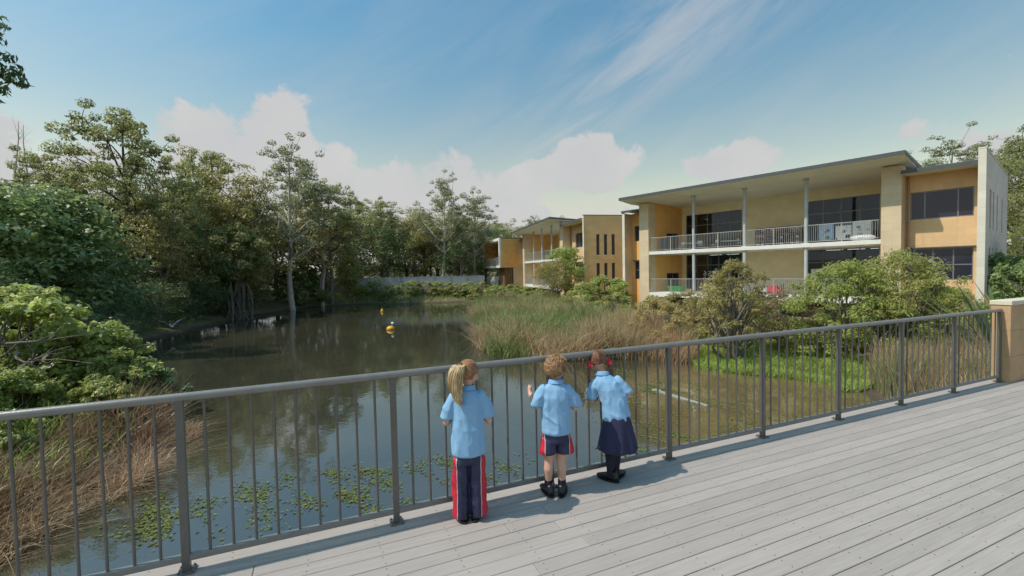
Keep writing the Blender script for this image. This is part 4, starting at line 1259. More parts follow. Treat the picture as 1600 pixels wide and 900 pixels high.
# bushes along the far bank
for i, (x, y, tp, k, lab) in enumerate([(-19.4, 64.6, 0.95, 0, 'leafy bush at the far bank below the pale fence, highest of the row'), (-16.8, 64.4, 0.25, 0, 'green bush left of centre on the far bank'), (-14.5, 65, 0.75, 0, 'bright bush in the middle of the far bank'),
                                    (-12.4, 64.6, 0.7, 2, 'olive bush right of the bright middle bush on the far bank'), (-10.4, 65.2, 0.6, 0, 'bright bush under the tall spreading gum on the far bank'), (-8.2, 64.8, 0.4, 1, 'yellow-green bush on the far bank nearer the school'),
                                    (-6.0, 65.2, 0.45, 0, 'bush on the far bank closest to the school box wing'), (-21.8, 66, 0.3, 1, 'bush left of the small upright tree on the far bank'), (-17.6, 62.6, -0.6, 2, 'low olive bush at the far waterline'), (-4.4, 63.4, 0.4, 1, 'yellow bush at the right corner of the far bank')]):
    plant('bank_bush', SH[k], x, y, tp, lab, 'bush', 'bushes along the far bank', wide=1.35)
# wooded rise behind the right end of the school
for x, y, tp, k, lab in [(53, 48, 13, 1, 'olive tree filling the right picture edge behind the school'), (60, 52, 17, 0, 'gum at the right picture edge behind the school'), (57.5, 60, 17.5, 4, 'gum crown showing above the right school wing roof'),
                         (50, 44, 9, 1, 'leafy tree low at the right edge beside the end wall'), (66, 60, 19, 3, 'grey gum on the rise behind the school'), (63, 44, 14, 2, 'bushy tree outside the right edge of the wood'), (47, 41, 5, 1, 'low bright tree right of the school end wall')]:
    plant('hill_tree', {0: G[0], 1: OL[1], 2: DK[0], 3: G[3], 4: G[1]}[k], x, y, tp, lab, wide=1.2)

# ---- reeds, grasses, pondweed
def patch(x, y, f, ph):
    return np.sin(x * f + ph) * np.cos(y * f * 0.8 + ph * 2) + 0.6 * np.sin(x * f * 2.3 + y * f * 1.9 + ph)

def blades(name, rng, pts, zs, h, width, lean, mat, label, seg=3, wind=(0.15, 0.05)):
    n = len(pts)
    H = h * (0.55 + 0.75 * rng.random(n)) * (1 + 0.28 * np.clip(patch(pts[:, 0], pts[:, 1], 1.1, h * 3), -1, 1))
    a = rng.random(n) * 6.28
    side = np.stack([np.cos(a), np.sin(a), np.zeros(n)], 1)
    ld = rng.normal(size=(n, 2)) * lean + np.array(wind)
    V = []
    for k in range(seg + 1):
        q = k / seg
        c = np.stack([pts[:, 0] + ld[:, 0] * H * q ** 1.8, pts[:, 1] + ld[:, 1] * H * q ** 1.8, zs + H * (q - 0.18 * q * q * np.minimum(1.5, np.hypot(ld[:, 0], ld[:, 1])))], 1)
        w = (width * (0.7 + 0.6 * rng.random(n)) * (1 - q * 0.9))[:, None] * 0.5
        V += [c - side * w, c + side * w]
    V = np.stack(V, 1)
    F = []
    b = np.arange(n)[:, None] * (2 * (seg + 1))
    for k in range(seg):
        F.append(b + np.array([[2 * k, 2 * k + 1, 2 * k + 3, 2 * k + 2]]))
    me = np_mesh(name, V.reshape(-1, 3), np.concatenate(F))
    return tag(obj(name, me, mat), label, None, kind='stuff')

def band(rng, n, d0, d1, box, keep=None):
    """random points whose distance to the shore lies in d0..d1"""
    out = []
    while sum(map(len, out)) < n:
        p = np.stack([rng.uniform(box[0], box[1], 4 * n), rng.uniform(box[2], box[3], 4 * n)], 1)
        d = shore_dist(p[:, 0], p[:, 1])
        ok = (d > d0) & (d < d1)
        if keep is not None: ok &= keep(p[:, 0], p[:, 1], rng)
        out.append(p[ok])
    return np.concatenate(out)[:n]

rng = np.random.default_rng(77)
p = band(rng, 24000, -0.6, 7.0, (-5, 6.2, 20, 50), lambda x, y, r: patch(x, y, 0.55, 0.4) + r.normal(size=len(x)) * 0.7 > -0.5)
blades('reeds', rng, p, np.maximum(ground_z(p[:, 0], p[:, 1]), WATER - 0.2), 1.2, 0.06, 0.45, 'reed_green', 'green reed bed on the right bank before the school')
p = band(rng, 15000, -0.9, 7.0, (-4, 7.5, 20, 44), lambda x, y, r: patch(x, y, 0.7, 2.4) + r.normal(size=len(x)) * 0.5 > 0.35)
blades('reeds', rng, p, np.maximum(ground_z(p[:, 0], p[:, 1]), WATER - 0.2), 1.2, 0.05, 0.6, 'reed_dry', 'dry straw-coloured reeds among the green reed bed')
p = band(rng, 8000, -0.6, 2.6, (3.0, 7.6, 18.8, 25), lambda x, y, r: r.random(len(x)) < 0.8)
blades('reeds', rng, p, np.maximum(ground_z(p[:, 0], p[:, 1]), WATER - 0.2), 1.25, 0.035, 0.30, 'reed_dry', 'pale dry reeds left of the green spit')
p = band(rng, 12000, 0.1, 6.5, (10.2, 18, 7.5, 15.0), lambda x, y, r: (patch(x, y, 0.8, 1.1) + r.normal(size=len(x)) * 0.8 > -0.3) & (-0.398 * x + 0.917 * y > 4.0))
blades('reeds', rng, p, np.maximum(ground_z(p[:, 0], p[:, 1]), WATER - 0.2), 1.25, 0.035, 0.24, 'reed_dry', 'dry reeds seen through the right end of the railing')
p = band(rng, 14000, 0.1, 9.0, (10.4, 22, 7.5, 20), lambda x, y, r: ((x > 14.0) | (y < 14.6)) & (patch(x, y, 0.7, 4.1) + r.normal(size=len(x)) * 0.8 > -0.2) & (-0.398 * x + 0.917 * y > 4.2))
blades('reeds', rng, p, np.maximum(ground_z(p[:, 0], p[:, 1]), WATER - 0.2), 1.15, 0.04, 0.22, 'reed_green', 'green rushes below the right school wing')
p = band(rng, 5200, -0.35, 1.4, (-14, -7.5, 4.5, 14), lambda x, y, r: patch(x, y, 1.2, 0.2) + r.normal(size=len(x)) * 0.8 > -0.3)
blades('reeds', rng, p, np.maximum(ground_z(p[:, 0], p[:, 1]), WATER - 0.1), 0.72, 0.034, 0.62, 'reed_red', 'rusty dry reeds along the near left bank')
p = band(rng, 420, -0.5, 0.9, (-12.2, -9.5, 11.0, 14.0))
blades('reeds', rng, p, np.maximum(ground_z(p[:, 0], p[:, 1]), WATER - 0.1), 1.25, 0.024, 0.28, 'reed_dry', 'tall pale reed tuft at the end of the left thicket')
p = band(rng, 2600, -1.1, -0.1, (-10.5, -6.2, 5.0, 12), lambda x, y, r: patch(x, y, 1.5, 2.2) + r.normal(size=len(x)) * 0.7 > 0.5)
blades('reeds', rng, p, np.full(len(p), WATER - 0.02), 0.40, 0.024, 1.3, 'reed_dry', 'fallen pale reed stalks lying on the water at the near left bank')
# bright green spit
p = band(rng, 42000, -0.9, 5.5, (7.4, 14.5, 14.2, 22.5), lambda x, y, r: patch(x, y, 0.6, 0.1) + r.normal(size=len(x)) * 0.5 > -1.1)
blades('grass', rng, p, np.maximum(ground_z(p[:, 0], p[:, 1]), WATER - 0.02), 0.24, 0.036, 0.5, 'grass_leaf', 'bright green low grass on the spit at the water edge', 2)
# rough grass on the far and right banks
p = band(rng, 15000, 0.1, 9.0, (-27, 12, 22, 74), lambda x, y, r: (y > 60) | (x > -4))
blades('grass', rng, p, ground_z(p[:, 0], p[:, 1]), 0.55, 0.07, 0.4, 'reed_green', 'rough grass on the far bank', 2)
p = band(rng, 9000, 0.2, 8.0, (-20, -8.5, 2.5, 16))
blades('grass', rng, p, ground_z(p[:, 0], p[:, 1]), 0.5, 0.045, 0.45, 'grass_leaf', 'grass under the left thicket', 2)

# floating pondweed
def pondweed(centres, n, name, label):
    V, F = [], []
    for i in range(n):
        cx, cy, rx, ry = centres[int(rng.integers(len(centres)))]
        x, y = cx + rng.normal() * rx, cy + rng.normal() * ry
        if patch(x, y, 3.0, 0.7) + rng.normal() * 0.4 < 0.15: continue
        r = 0.014 + 0.020 * rng.random()
        a0 = rng.random() * 6.28
        k = len(V)
        tx, ty = rng.normal() * 0.12, rng.normal() * 0.12
        for q in range(5):
            a = a0 + q * 6.283 / 5
            dx, dy = r * math.cos(a), r * 0.7 * math.sin(a)
            V.append((x + dx, y + dy, WATER + 0.010 + 0.012 * rng.random() + tx * dx + ty * dy))
        F.append((k, k + 1, k + 2, k + 3, k + 4))
    return tag(obj(name, np_mesh(name, V, F), 'weed_leaf'), label, None, kind='stuff')
pondweed([(-5.7, 7.9, .6, .35), (-4.8, 8.3, .6, .28), (-3.9, 8.2, .5, .2), (-5.0, 7.5, .7, .3), (-6.6, 7.7, .4, .3), (-5.5, 7.1, .45, .2), (-3.6, 9.0, .5, .12)], 4200, 'pondweed', 'floating pondweed patches seen through the left railing bays')
pondweed([(-2.9, 9.2, .5, .12), (-2.1, 8.7, .45, .15), (-1.5, 9.3, .35, .3), (-0.6, 9.1, .5, .3), (-2.2, 7.6, .35, .2), (-3.1, 8.0, .35, .2), (0.4, 8.6, .5, .25)], 4200, 'pondweed', 'floating pondweed patches in front of the child in long trousers')
pondweed([(3.6, 12.3, .6, .7), (3.8, 10.4, .6, .5), (4.6, 10.4, .6, .5), (5.4, 15.7, .6, .5), (3.2, 14.2, .5, .8), (4.9, 14.9, .6, .3), (2.9, 9.6, .6, .4), (6.8, 11.5, .9, .5), (4.0, 17.5, .5, .8), (6.0, 13.3, .6, .3)], 12000, 'pondweed', 'floating pondweed patches beyond the girl in the skirt')
# ------------------------------------------------------------------ children at the railing
plain('skin', (0.60, 0.36, 0.26), 0.5, 0.06, 8)
plain('eye_white', (0.75, 0.74, 0.72), 0.2, 0.02, 8)
plain('eye_iris', (0.05, 0.07, 0.09), 0.15, 0.05, 8)
plain('lip', (0.50, 0.20, 0.17), 0.5, 0.05, 8)
plain('polo_blue', (0.25, 0.465, 0.71), 0.85, 0.015, 30, 0.25, 160)
plain('polo_collar', (0.22, 0.43, 0.70), 0.85, 0.05, 30, 0.2, 160)
plain('skirt_navy', (0.024, 0.027, 0.075), 0.9, 0.1, 12, 0.2, 120)
plain('tights_navy', (0.012, 0.014, 0.032), 0.85, 0.1, 20)
plain('shoe_black', (0.012, 0.012, 0.015), 0.35, 0.2, 10)
plain('shoe_white', (0.6, 0.6, 0.6), 0.5, 0.05, 10)
plain('sock_navy', (0.015, 0.015, 0.035), 0.9, 0.1, 20)
plain('ribbon_red', (0.58, 0.02, 0.045), 0.6, 0.1, 20)
plain('hair_tie', (0.02, 0.02, 0.025), 0.6, 0.1, 20)
def hair_mat(name, a, b, c):
    m, t = new_mat(name)
    r = t.n('ShaderNodeNewGeometry').outputs['Random Per Island']
    col = t.ramp(r, [(0.0, a), (0.5, b), (1.0, c)])
    p = t.n('ShaderNodeBsdfPrincipled', i_Roughness=0.42)
    t.put(p.inputs['Base Color'], col)
    t.t.links.new(p.outputs[0], t.n('ShaderNodeOutputMaterial').inputs[0])
hair_mat('hair_blonde', (0.42, 0.27, 0.12), (0.62, 0.46, 0.25), (0.78, 0.66, 0.44))
hair_mat('hair_auburn', (0.20, 0.085, 0.04), (0.34, 0.16, 0.075), (0.48, 0.27, 0.13))
hair_mat('hair_sandy', (0.26, 0.13, 0.06), (0.42, 0.24, 0.12), (0.58, 0.38, 0.20))
hair_mat('hair_brown', (0.095, 0.04, 0.026), (0.185, 0.085, 0.05), (0.31, 0.165, 0.095))
def band_mat(name, navy, red, white, lo, hi):
    m, t = new_mat(name)
    at = t.n('ShaderNodeAttribute', attribute_name='band').outputs['Fac']
    nz = t.noise(t.n('ShaderNodeTexCoord').outputs['Object'], 14, 3)
    nv = t.ramp(nz, [(0.3, tuple(c * 0.8 for c in navy)), (0.7, tuple(c * 1.25 for c in navy))])
    rd = t.ramp(nz, [(0.3, tuple(c * 0.9 for c in red)), (0.7, tuple(c * 1.1 for c in red))])
    c = t.mix(t.smooth(at, lo - 0.02, lo), nv, white)
    c = t.mix(t.smooth(at, hi - 0.02, hi), c, rd)
    p = t.n('ShaderNodeBsdfPrincipled', i_Roughness=0.55)
    t.put(p.inputs['Base Color'], c)
    t.t.links.new(p.outputs[0], t.n('ShaderNodeOutputMaterial').inputs[0])
band_mat('sport_navy_red', (0.017, 0.022, 0.065), (0.52, 0.016, 0.04), (0.6, 0.55, 0.58), 0.40, 0.46)

_ico = bmesh.new()
bmesh.ops.create_icosphere(_ico, subdivisions=2, radius=1.0)
ICO_V = np.array([v.co[:] for v in _ico.verts]); ICO_F = np.array([[v.index for v in f.verts] for f in _ico.faces]); _ico.free()

class Blob:
    def __init__(self):
        self.items = []
        self.M = Matrix.Identity(4)
    def el(self, c, r):
        r = r if hasattr(r, '__len__') else (r, r, r)
        k = self.M.to_scale()[0]
        self.items.append((tuple(self.M @ Vector(c)), tuple(q * k for q in r)))
    def chain(self, keys, dens=0.35):
        ks = [(Vector(p), np.array(r if hasattr(r, '__len__') else (r, r, r), float)) for p, r in keys]
        for (p, r), (q, s) in zip(ks[:-1], ks[1:]):
            n = max(1, int((q - p).length / (dens * min(r.min(), s.min()))) + 1)
            for i in range(n):
                k = i / n
                self.el(p.lerp(q, k), r * (1 - k) + s * k)
        self.el(ks[-1][0], ks[-1][1])
    def mesh(self, name, voxel, smooth=4):
        V, F = [], []
        for i, (c, r) in enumerate(self.items):
            V.append(ICO_V * np.array(r) + np.array(c)); F.append(ICO_F + i * len(ICO_V))
        me = np_mesh(name, np.concatenate(V), np.concatenate(F))
        o = bpy.data.objects.new('tmp', me)
        COL.objects.link(o)
        md = o.modifiers.new('r', 'REMESH'); md.mode = 'VOXEL'; md.voxel_size = voxel
        ms = o.modifiers.new('s', 'SMOOTH'); ms.iterations = smooth; ms.factor = 0.5
        dg = bpy.context.evaluated_depsgraph_get()
        out = bpy.data.meshes.new_from_object(o.evaluated_get(dg))
        out.name = name
        bpy.data.objects.remove(o); bpy.data.meshes.remove(me)
        out.polygons.foreach_set('use_smooth', np.ones(len(out.polygons), bool))
        return out

def wrinkle(me, amp, f=(16, 16, 7), seed=0.0, fold=0.0, hem=None):
    off = Vector((seed * 3.1, seed * 1.7, seed))
    new = []
    for v in me.vertices:
        p = v.co
        q = Vector((p.x * f[0], p.y * f[1], p.z * f[2])) + off
        d = noise.noise(q) + 0.5 * noise.noise(q * 2.1)
        r = 1 - abs(noise.noise(Vector((p.x * 9 + p.z * 6, p.y * 9, p.z * 5 - p.x * 5)) + off)) * 2.2
        k = amp * d + fold * max(0.0, r - 0.25)
        if hem: k += hem[1] * max(0.0, 1 - (p.z - hem[0]) / 0.16) * math.sin(math.atan2(p.y, p.x) * 5 + seed)
        if hem: k *= 0.35 + 0.65 * min(1.0, max(0.0, (p.z - hem[0] - 0.015) / 0.06))
        new.append(p + v.normal * k)
    for v, c in zip(me.vertices, new):
        v.co = c
    me.update()

def hand(B, wrist, d, palm, thumb, curl=1.2, s=1.0):
    """wrist point, pointing direction d, palm normal, side on which the thumb leaves"""
    w, d, pn, th = Vector(wrist), Vector(d).normalized(), Vector(palm).normalized(), Vector(thumb).normalized()
    k = w + d * 0.045 * s
    for o in (-0.016, -0.005, 0.006, 0.017):
        B.chain([(w + th * o * 0.6, 0.0125 * s), (k + th * o, 0.0115 * s)])
    for i, (o, L) in enumerate(((0.0185, 0.040), (0.0065, 0.046), (-0.0065, 0.043), (-0.0185, 0.033))):
        p = k + th * o * s
        a = 0.25
        keys = [(p, 0.0082 * s)]
        for seg in (0.45, 0.30, 0.25):
            dd = d * math.cos(a) + pn * math.sin(a)
            p = p + dd * L * seg * 1.15 * s
            keys.append((p, 0.0074 * s))
            a += curl * (0.9 + 0.08 * i)
        B.chain(keys, 0.5)
    p0 = w + d * 0.014 * s + th * 0.017 * s
    p1 = p0 + (th * 0.7 + d * 0.5 + pn * 0.35).normalized() * 0.026 * s
    p2 = p1 + (d * 0.7 + pn * 0.7).normalized() * 0.022 * s
    B.chain([(p0, 0.0105 * s), (p1, 0.009 * s), (p2, 0.0078 * s)], 0.5)

def head_blob(B, M):
    """head in its own frame: centre of skull at the origin, face along +y; skull about 0.2 high"""
    keep = B.M
    B.M = M
    B.el((0, -0.012, 0.018), (0.073, 0.086, 0.082))
    B.el((0, 0.012, -0.018), (0.064, 0.066, 0.075))
    B.el((0, 0.034, -0.055), (0.045, 0.042, 0.040))
    B.el((0, 0.048, -0.078), (0.022, 0.022, 0.018))
    B.chain([((0, 0.076, 0.002), 0.008), ((0, 0.090, -0.026), 0.0105)])
    for s in (-1, 1):
        B.el((s * 0.010, 0.083, -0.030), (0.007, 0.008, 0.006))
        B.el((s * 0.036, 0.058, -0.035), (0.026, 0.024, 0.026))
        B.el((s * 0.028, 0.070, 0.018), (0.022, 0.012, 0.008))
        B.chain([((s * 0.074, -0.006, 0.018), (0.008, 0.015, 0.013)), ((s * 0.076, -0.004, -0.012), (0.007, 0.011, 0.010))])
    B.M = keep

def face_parts(root, M):
    for s in (-1, 1):
        e = MB().ball((0, 0, 0), 0.0115, 12, 8).build('eye', 'eye_white', root)
        e.matrix_local = M @ Matrix.Translation((s * 0.029, 0.066, 0.001))
        i = MB().ball((0, 0.0072, 0), (0.0055, 0.0048, 0.0055), 10, 6).build('iris', 'eye_iris', e)
        b = MB().tube([(s * 0.014, 0.080, 0.020), (s * 0.029, 0.079, 0.025), (s * 0.044, 0.068, 0.020)], [0.002, 0.0028, 0.0015], 6).build('eyebrow', 'hair_brown', root)
        b.matrix_local = M
    l = MB().tube([(-0.021, 0.066, -0.052), (-0.008, 0.077, -0.050), (0.008, 0.077, -0.050), (0.021, 0.066, -0.052)], [0.002, 0.005, 0.005, 0.002], 8).build('mouth', 'lip', root)
    l.matrix_local = M

def hair(root, name, M, mat, seed, style, n=900):
    """cap plus strands over the back and top of the head, in head coordinates"""
    rg = np.random.default_rng(seed)
    C = Vector((0, -0.012, 0.018)); R = (0.079, 0.092, 0.089)
    mb = MB()
    def scalp(d):
        return d.z > 0.50 - 0.12 * (d.y < 0.2) or d.y < 0.30 and d.z > (-0.62 if d.y < -0.25 else -0.25)
    mcap = MB().ball(C, R, 40, 26)
    ok = []
    for f in mcap.f:
        c = sum((Vector(mcap.v[i]) for i in f), Vector()) / len(f) - C
        d = Vector((c.x / R[0], c.y / R[1], c.z / R[2])).normalized()
        ok.append(scalp(d))
    mcap.f = [f for f, k in zip(mcap.f, ok) if k]; mcap.sm = [True] * len(mcap.f)
    cap = mcap.build(name, mat, root)
    cap.matrix_local = M
    k = 0
    while k < n:
        d = Vector(rg.normal(size=3)).normalized()
        if not scalp(d): continue
        k += 1
        p = C + Vector((d.x * R[0], d.y * R[1], d.z * R[2])) * 1.0
        path = style(p, d, rg)
        if path is None: continue
        L = len(path)
        w = 0.0032 * (0.7 + 0.7 * rg.random())
        mb.tube(path, [w * (1 - 0.75 * (i / (L - 1)) ** 2) for i in range(L)], 4, cap=False)
    st = mb.build('strands', mat, cap)
    return cap

def tuck(p, C=Vector((0, -0.012, 0.018)), R=(0.081, 0.094, 0.091)):
    """keep a strand point outside the skull"""
    q = p - C
    l = math.sqrt((q.x / R[0]) ** 2 + (q.y / R[1]) ** 2 + (q.z / R[2]) ** 2)
    return p if l >= 1 else C + q / max(l, 1e-6)

def curly(p, d, rg):
    tng = Vector((d.y, -d.x, 0)) + Vector(rg.normal(size=3)) * 0.6 + Vector((0, -0.1, -0.9))
    tng = (tng - d * tng.dot(d)).normalized()
    out = [p]
    q = p.copy()
    ph = rg.random() * 6.28
    cl = noise.noise(p * 45) 
    for i in range(7):
        q = q + tng * 0.0085 + d * ((0.0022 + 0.003 * cl) if i < 4 else -0.003) + Vector((math.sin(ph + i * 1.5), 0, math.cos(ph + i * 1.5))) * 0.0035
        out.append(tuck(q))
    return out

def pulled(target, jitter=0.006):
    T = Vector(target)
    def f(p, d, rg):
        out = []
        for i in range(8):
            k = i / 7
            q = p.lerp(T + Vector(rg.normal(size=3)) * jitter * 0.4, k) + d * 0.004 * math.sin(k * 3.14)
            out.append(tuck(q) if k < 0.97 else q)
        return out
    return f

def lock(mb, path, r, n, rg, wave=0.008, thick=0.0032, taper=0.35):
    """a hanging bunch of hair: n strands round a path"""
    P = [Vector(p) for p in path]
    L = len(P)
    for k in range(n):
        a = rg.random() * 6.28; rr = math.sqrt(rg.random())
        ph = rg.random() * 6.28
        cut = L if rg.random() < 0.6 else L - 1
        out = []
        for i in range(cut):
            q = i / (L - 1)
            fl = r * (0.45 + 0.75 * math.sin(math.pi * min(1, q * 0.8 + 0.12))) * (1 - (1 - taper) * q ** 2)
            wv = wave * q
            out.append(P[i] + Vector((math.cos(a) * rr * fl + wv * math.sin(ph + i * 1.5), math.sin(a) * rr * fl + wv * math.cos(ph * 1.3 + i * 1.4), wv * 0.5 * math.sin(ph + i))))
        mb.tube(out, [thick * (1 - 0.6 * i / L) for i in range(len(out))], 4, cap=False)

def braid(mb, path, r, n=12):
    P = [Vector(p) for p in path]
    def at(q):
        x = q * (len(P) - 1); i = min(int(x), len(P) - 2)
        return P[i].lerp(P[i + 1], x - i)
    m_ = n * 4
    for s in range(3):
        out, rad = [], []
        for i in range(m_ + 1):
            q = i / m_
            a = q * n * 1.05 + s * 2.094
            out.append(at(q) + Vector((math.cos(a) * r, math.sin(2 * a) * r * 0.5, 0)) * (1 - 0.45 * q))
            rad.append(r * 0.78 * (1 - 0.45 * q))
        mb.tube(out, rad, 7)

def shoe(root, x, y, yaw, white=False, L=0.19, h=0.07):
    B = Blob()
    B.M = Matrix.Translation((x, y, 0)) @ Matrix.Rotation(yaw, 4, 'Z')
    B.chain([((0, -0.045, 0.042), (0.030, 0.032, 0.040)), ((0, 0.02, 0.038), (0.032, 0.03, 0.036)), ((0, 0.085, 0.026), (0.037, 0.03, 0.024)), ((0, L - 0.085, 0.022), (0.031, 0.03, 0.020))])
    B.el((0, -0.03, h), (0.032, 0.036, 0.028))
    me = B.mesh('shoe', 0.006, 2)
    for v in me.vertices:
        v.co.z = max(v.co.z, 0.004)
    s = obj('shoe', me, 'shoe_black', root)
    so = MB()
    pts = []
    for k in range(20):
        a = 2 * math.pi * k / 20
        px, py = 0.038 * math.cos(a), 0.022 + 0.105 * math.sin(a)
        q = Matrix.Rotation(yaw, 3, 'Z') @ Vector((px, py, 0))
        pts.append((x + q.x, y + q.y))
    so.prism(pts, 'z', 0.0006, 0.016)
    so.build('sole', 'shoe_black', s)
    if white:
        q = Matrix.Rotation(yaw, 3, 'Z') @ Vector((0.033, -0.01, 0))
        MB().ball((x + q.x, y + q.y, 0.075), (0.008, 0.010, 0.012), 8, 6).build('tag', 'shoe_white', s)

def band_attr(me, lx, w, lean=0.0):
    a = me.attributes.new('band', 'FLOAT', 'POINT')
    vals = np.array([(abs(v.co.x) - lx) / w - 0.25 * max(0, v.co.y) / w for v in me.vertices], np.float32)
    a.data.foreach_set('value', vals)

def collar(root, c, rx, ry, tilt, mat='polo_collar'):
    mb = MB()
    n = 24
    ring = lambda r, z: [(c[0] + rx * r * math.cos(2 * math.pi * k / n), c[1] + ry * r * math.sin(2 * math.pi * k / n), c[2] + z + tilt * math.sin(2 * math.pi * k / n)) for k in range(n)]
    rs = [ring(1.32, -0.012), ring(1.15, 0.016), ring(1.0, 0.022), ring(0.94, 0.0)]
    vs = sum(rs, [])
    fs = [(i * n + k, i * n + (k + 1) % n, (i + 1) * n + (k + 1) % n, (i + 1) * n + k) for i in range(3) for k in range(n)]
    mb.add(vs, fs, True)
    return mb.build('collar', mat, root)

def person(px, py, yaw, label):
    return tag(empty('person', (px, py, 0.001), yaw), label, 'person', 'children in school uniform at the railing')

def HM(c, yaw, pitch=0.0, roll=0.0):
    return Matrix.Translation(c) @ Matrix.Rotation(yaw, 4, 'Z') @ Matrix.Rotation(pitch, 4, 'X') @ Matrix.Rotation(roll, 4, 'Y') @ Matrix.Scale(0.93, 4)

# --- girl with ponytail and tracksuit trousers
g = person(-0.345, 3.31, math.radians(6), 'child with long blonde ponytail, blue polo shirt and navy trousers with red side panels')
H1 = HM((0.012, 0.02, 1.075), math.radians(-28), math.radians(-8))
B = Blob()
head_blob(B, H1)
B.chain([((0.0, -0.005, 0.93), (0.042, 0.042, 0.04)), ((0.006, 0.0, 1.03), (0.036, 0.038, 0.036))])
B.chain([((0, 0, 0.53), (0.10, 0.075, 0.07)), ((0, 0, 0.70), (0.095, 0.07, 0.07)), ((0, 0, 0.85), (0.098, 0.066, 0.05)), ((0, 0, 0.905), (0.078, 0.052, 0.03))])
for s in (-1, 1):
    B.chain([((s * 0.092, 0, 0.905), 0.028), ((s * 0.136, 0.0, 0.81), 0.028), ((s * 0.155, 0.018, 0.72), 0.028), ((s * 0.125, 0.11, 0.74), 0.025), ((s * 0.085, 0.185, 0.80), 0.018)])
    hand(B, (s * 0.085, 0.185, 0.80), (-s * 0.25, 0.55, 0.6), (-s * 0.3, 0.6, -0.5), (-s, 0, 0.4))
    B.chain([((s * 0.055, 0, 0.50), 0.062), ((s * 0.058, 0, 0.28), 0.045), ((s * 0.058, -0.008, 0.20), 0.042), ((s * 0.058, 0, 0.06), 0.028)])
obj('body', B.mesh('body', 0.0052, 3), 'skin', g)
face_parts(g, H1)
B = Blob()
B.chain([((0, 0, 0.495), (0.128, 0.104, 0.02)), ((0, 0, 0.58), (0.127, 0.100, 0.05)), ((0, 0, 0.72), (0.119, 0.092, 0.06)), ((0, 0, 0.86), (0.120, 0.086, 0.05)), ((0, 0, 0.915), (0.106, 0.074, 0.035)), ((0, 0, 0.955), (0.058, 0.055, 0.02))], 0.3)
for s in (-1, 1):
    B.chain([((s * 0.095, 0, 0.908), 0.041), ((s * 0.132, 0.0, 0.84), 0.045), ((s * 0.150, 0.004, 0.765), (0.052, 0.052, 0.022))])
me = B.mesh('polo_shirt', 0.006, 5)
wrinkle(me, 0.004, (16, 16, 8), 1.0, 0.010, (0.475, 0.003))
shirt = obj('polo_shirt', me, 'polo_blue', g)
collar(shirt, (0.003, -0.002, 0.975), 0.048, 0.048, -0.006)
B = Blob()
B.chain([((0, 0, 0.52), (0.112, 0.09, 0.03)), ((0, 0, 0.44), (0.108, 0.088, 0.03))])
for s in (-1, 1):
    B.chain([((s * 0.056, 0, 0.46), (0.062, 0.078, 0.04)), ((s * 0.060, 0, 0.28), (0.066, 0.072, 0.04)), ((s * 0.062, -0.004, 0.10), (0.066, 0.076, 0.04)), ((s * 0.064, 0.0, 0.045), (0.066, 0.082, 0.022))])
me = B.mesh('trousers', 0.006, 4)
band_attr(me, 0.058, 0.066)
wrinkle(me, 0.006, (10, 10, 14), 2.0, 0.010)
obj('trousers', me, 'sport_navy_red', g)
shoe(g, -0.045, 0.0, 0.1); shoe(g, 0.045, 0.01, -0.15)
cap = hair(g, 'hair', H1, 'hair_auburn', 3, pulled((-0.02, -0.098, 0.062)), 900)
rg = np.random.default_rng(5)
pt = MB()
tie = H1 @ Vector((-0.02, -0.104, 0.064))
P = [tie + Vector(o) for o in ((0, 0, 0), (-0.012, -0.028, 0.006), (-0.026, -0.046, -0.03), (-0.034, -0.050, -0.08), (-0.036, -0.048, -0.13), (-0.030, -0.044, -0.18), (-0.022, -0.046, -0.225), (-0.014, -0.05, -0.26))]
lock(pt, P, 0.050, 520, rg, 0.017)
pony = pt.build('ponytail', 'hair_blonde', g)
MB().lathe([(0.016, -0.010), (0.023, -0.006), (0.025, 0.0), (0.023, 0.006), (0.016, 0.010)], 14).build('hair_tie', 'hair_tie', pony).matrix_local = Matrix.Translation(tie + Vector((-0.004, -0.006, 0.002))) @ Matrix.Rotation(math.radians(80), 4, 'X')

# --- boy in shorts
b = person(0.335, 3.655, math.radians(2), 'child with curly sandy hair, blue polo shirt and navy shorts with red sides')
H2 = HM((0.012, 0.028, 1.022), math.radians(-30), math.radians(-10), math.radians(3))
B = Blob()
head_blob(B, H2)
B.chain([((0.0, 0.0, 0.875), (0.042, 0.042, 0.04)), ((0.008, 0.01, 0.975), (0.036, 0.038, 0.036))])
B.chain([((0, 0, 0.50), (0.10, 0.075, 0.07)), ((0, 0, 0.66), (0.098, 0.07, 0.07)), ((0, 0, 0.79), (0.100, 0.066, 0.05)), ((0, 0, 0.85), (0.080, 0.052, 0.03))])
B.chain([((-0.095, 0, 0.848), 0.028), ((-0.140, -0.006, 0.78), 0.029), ((-0.160, -0.004, 0.728), 0.029), ((-0.182, 0.06, 0.775), 0.026), ((-0.200, 0.105, 0.81), 0.019)])
hand(B, (-0.200, 0.105, 0.81), (-0.12, 0.7, 0.5), (0.75, 0.5, -0.3), (0.1, -0.5, 0.8))
B.chain([((0.095, 0, 0.848), 0.028), ((0.146, 0.0, 0.77), 0.029), ((0.160, 0.02, 0.70), 0.029), ((0.150, 0.09, 0.70), 0.026), ((0.135, 0.14, 0.73), 0.019)])
hand(B, (0.135, 0.14, 0.73), (-0.1, 0.8, 0.4), (-0.6, 0.5, -0.3), (-0.2, -0.3, 0.9))
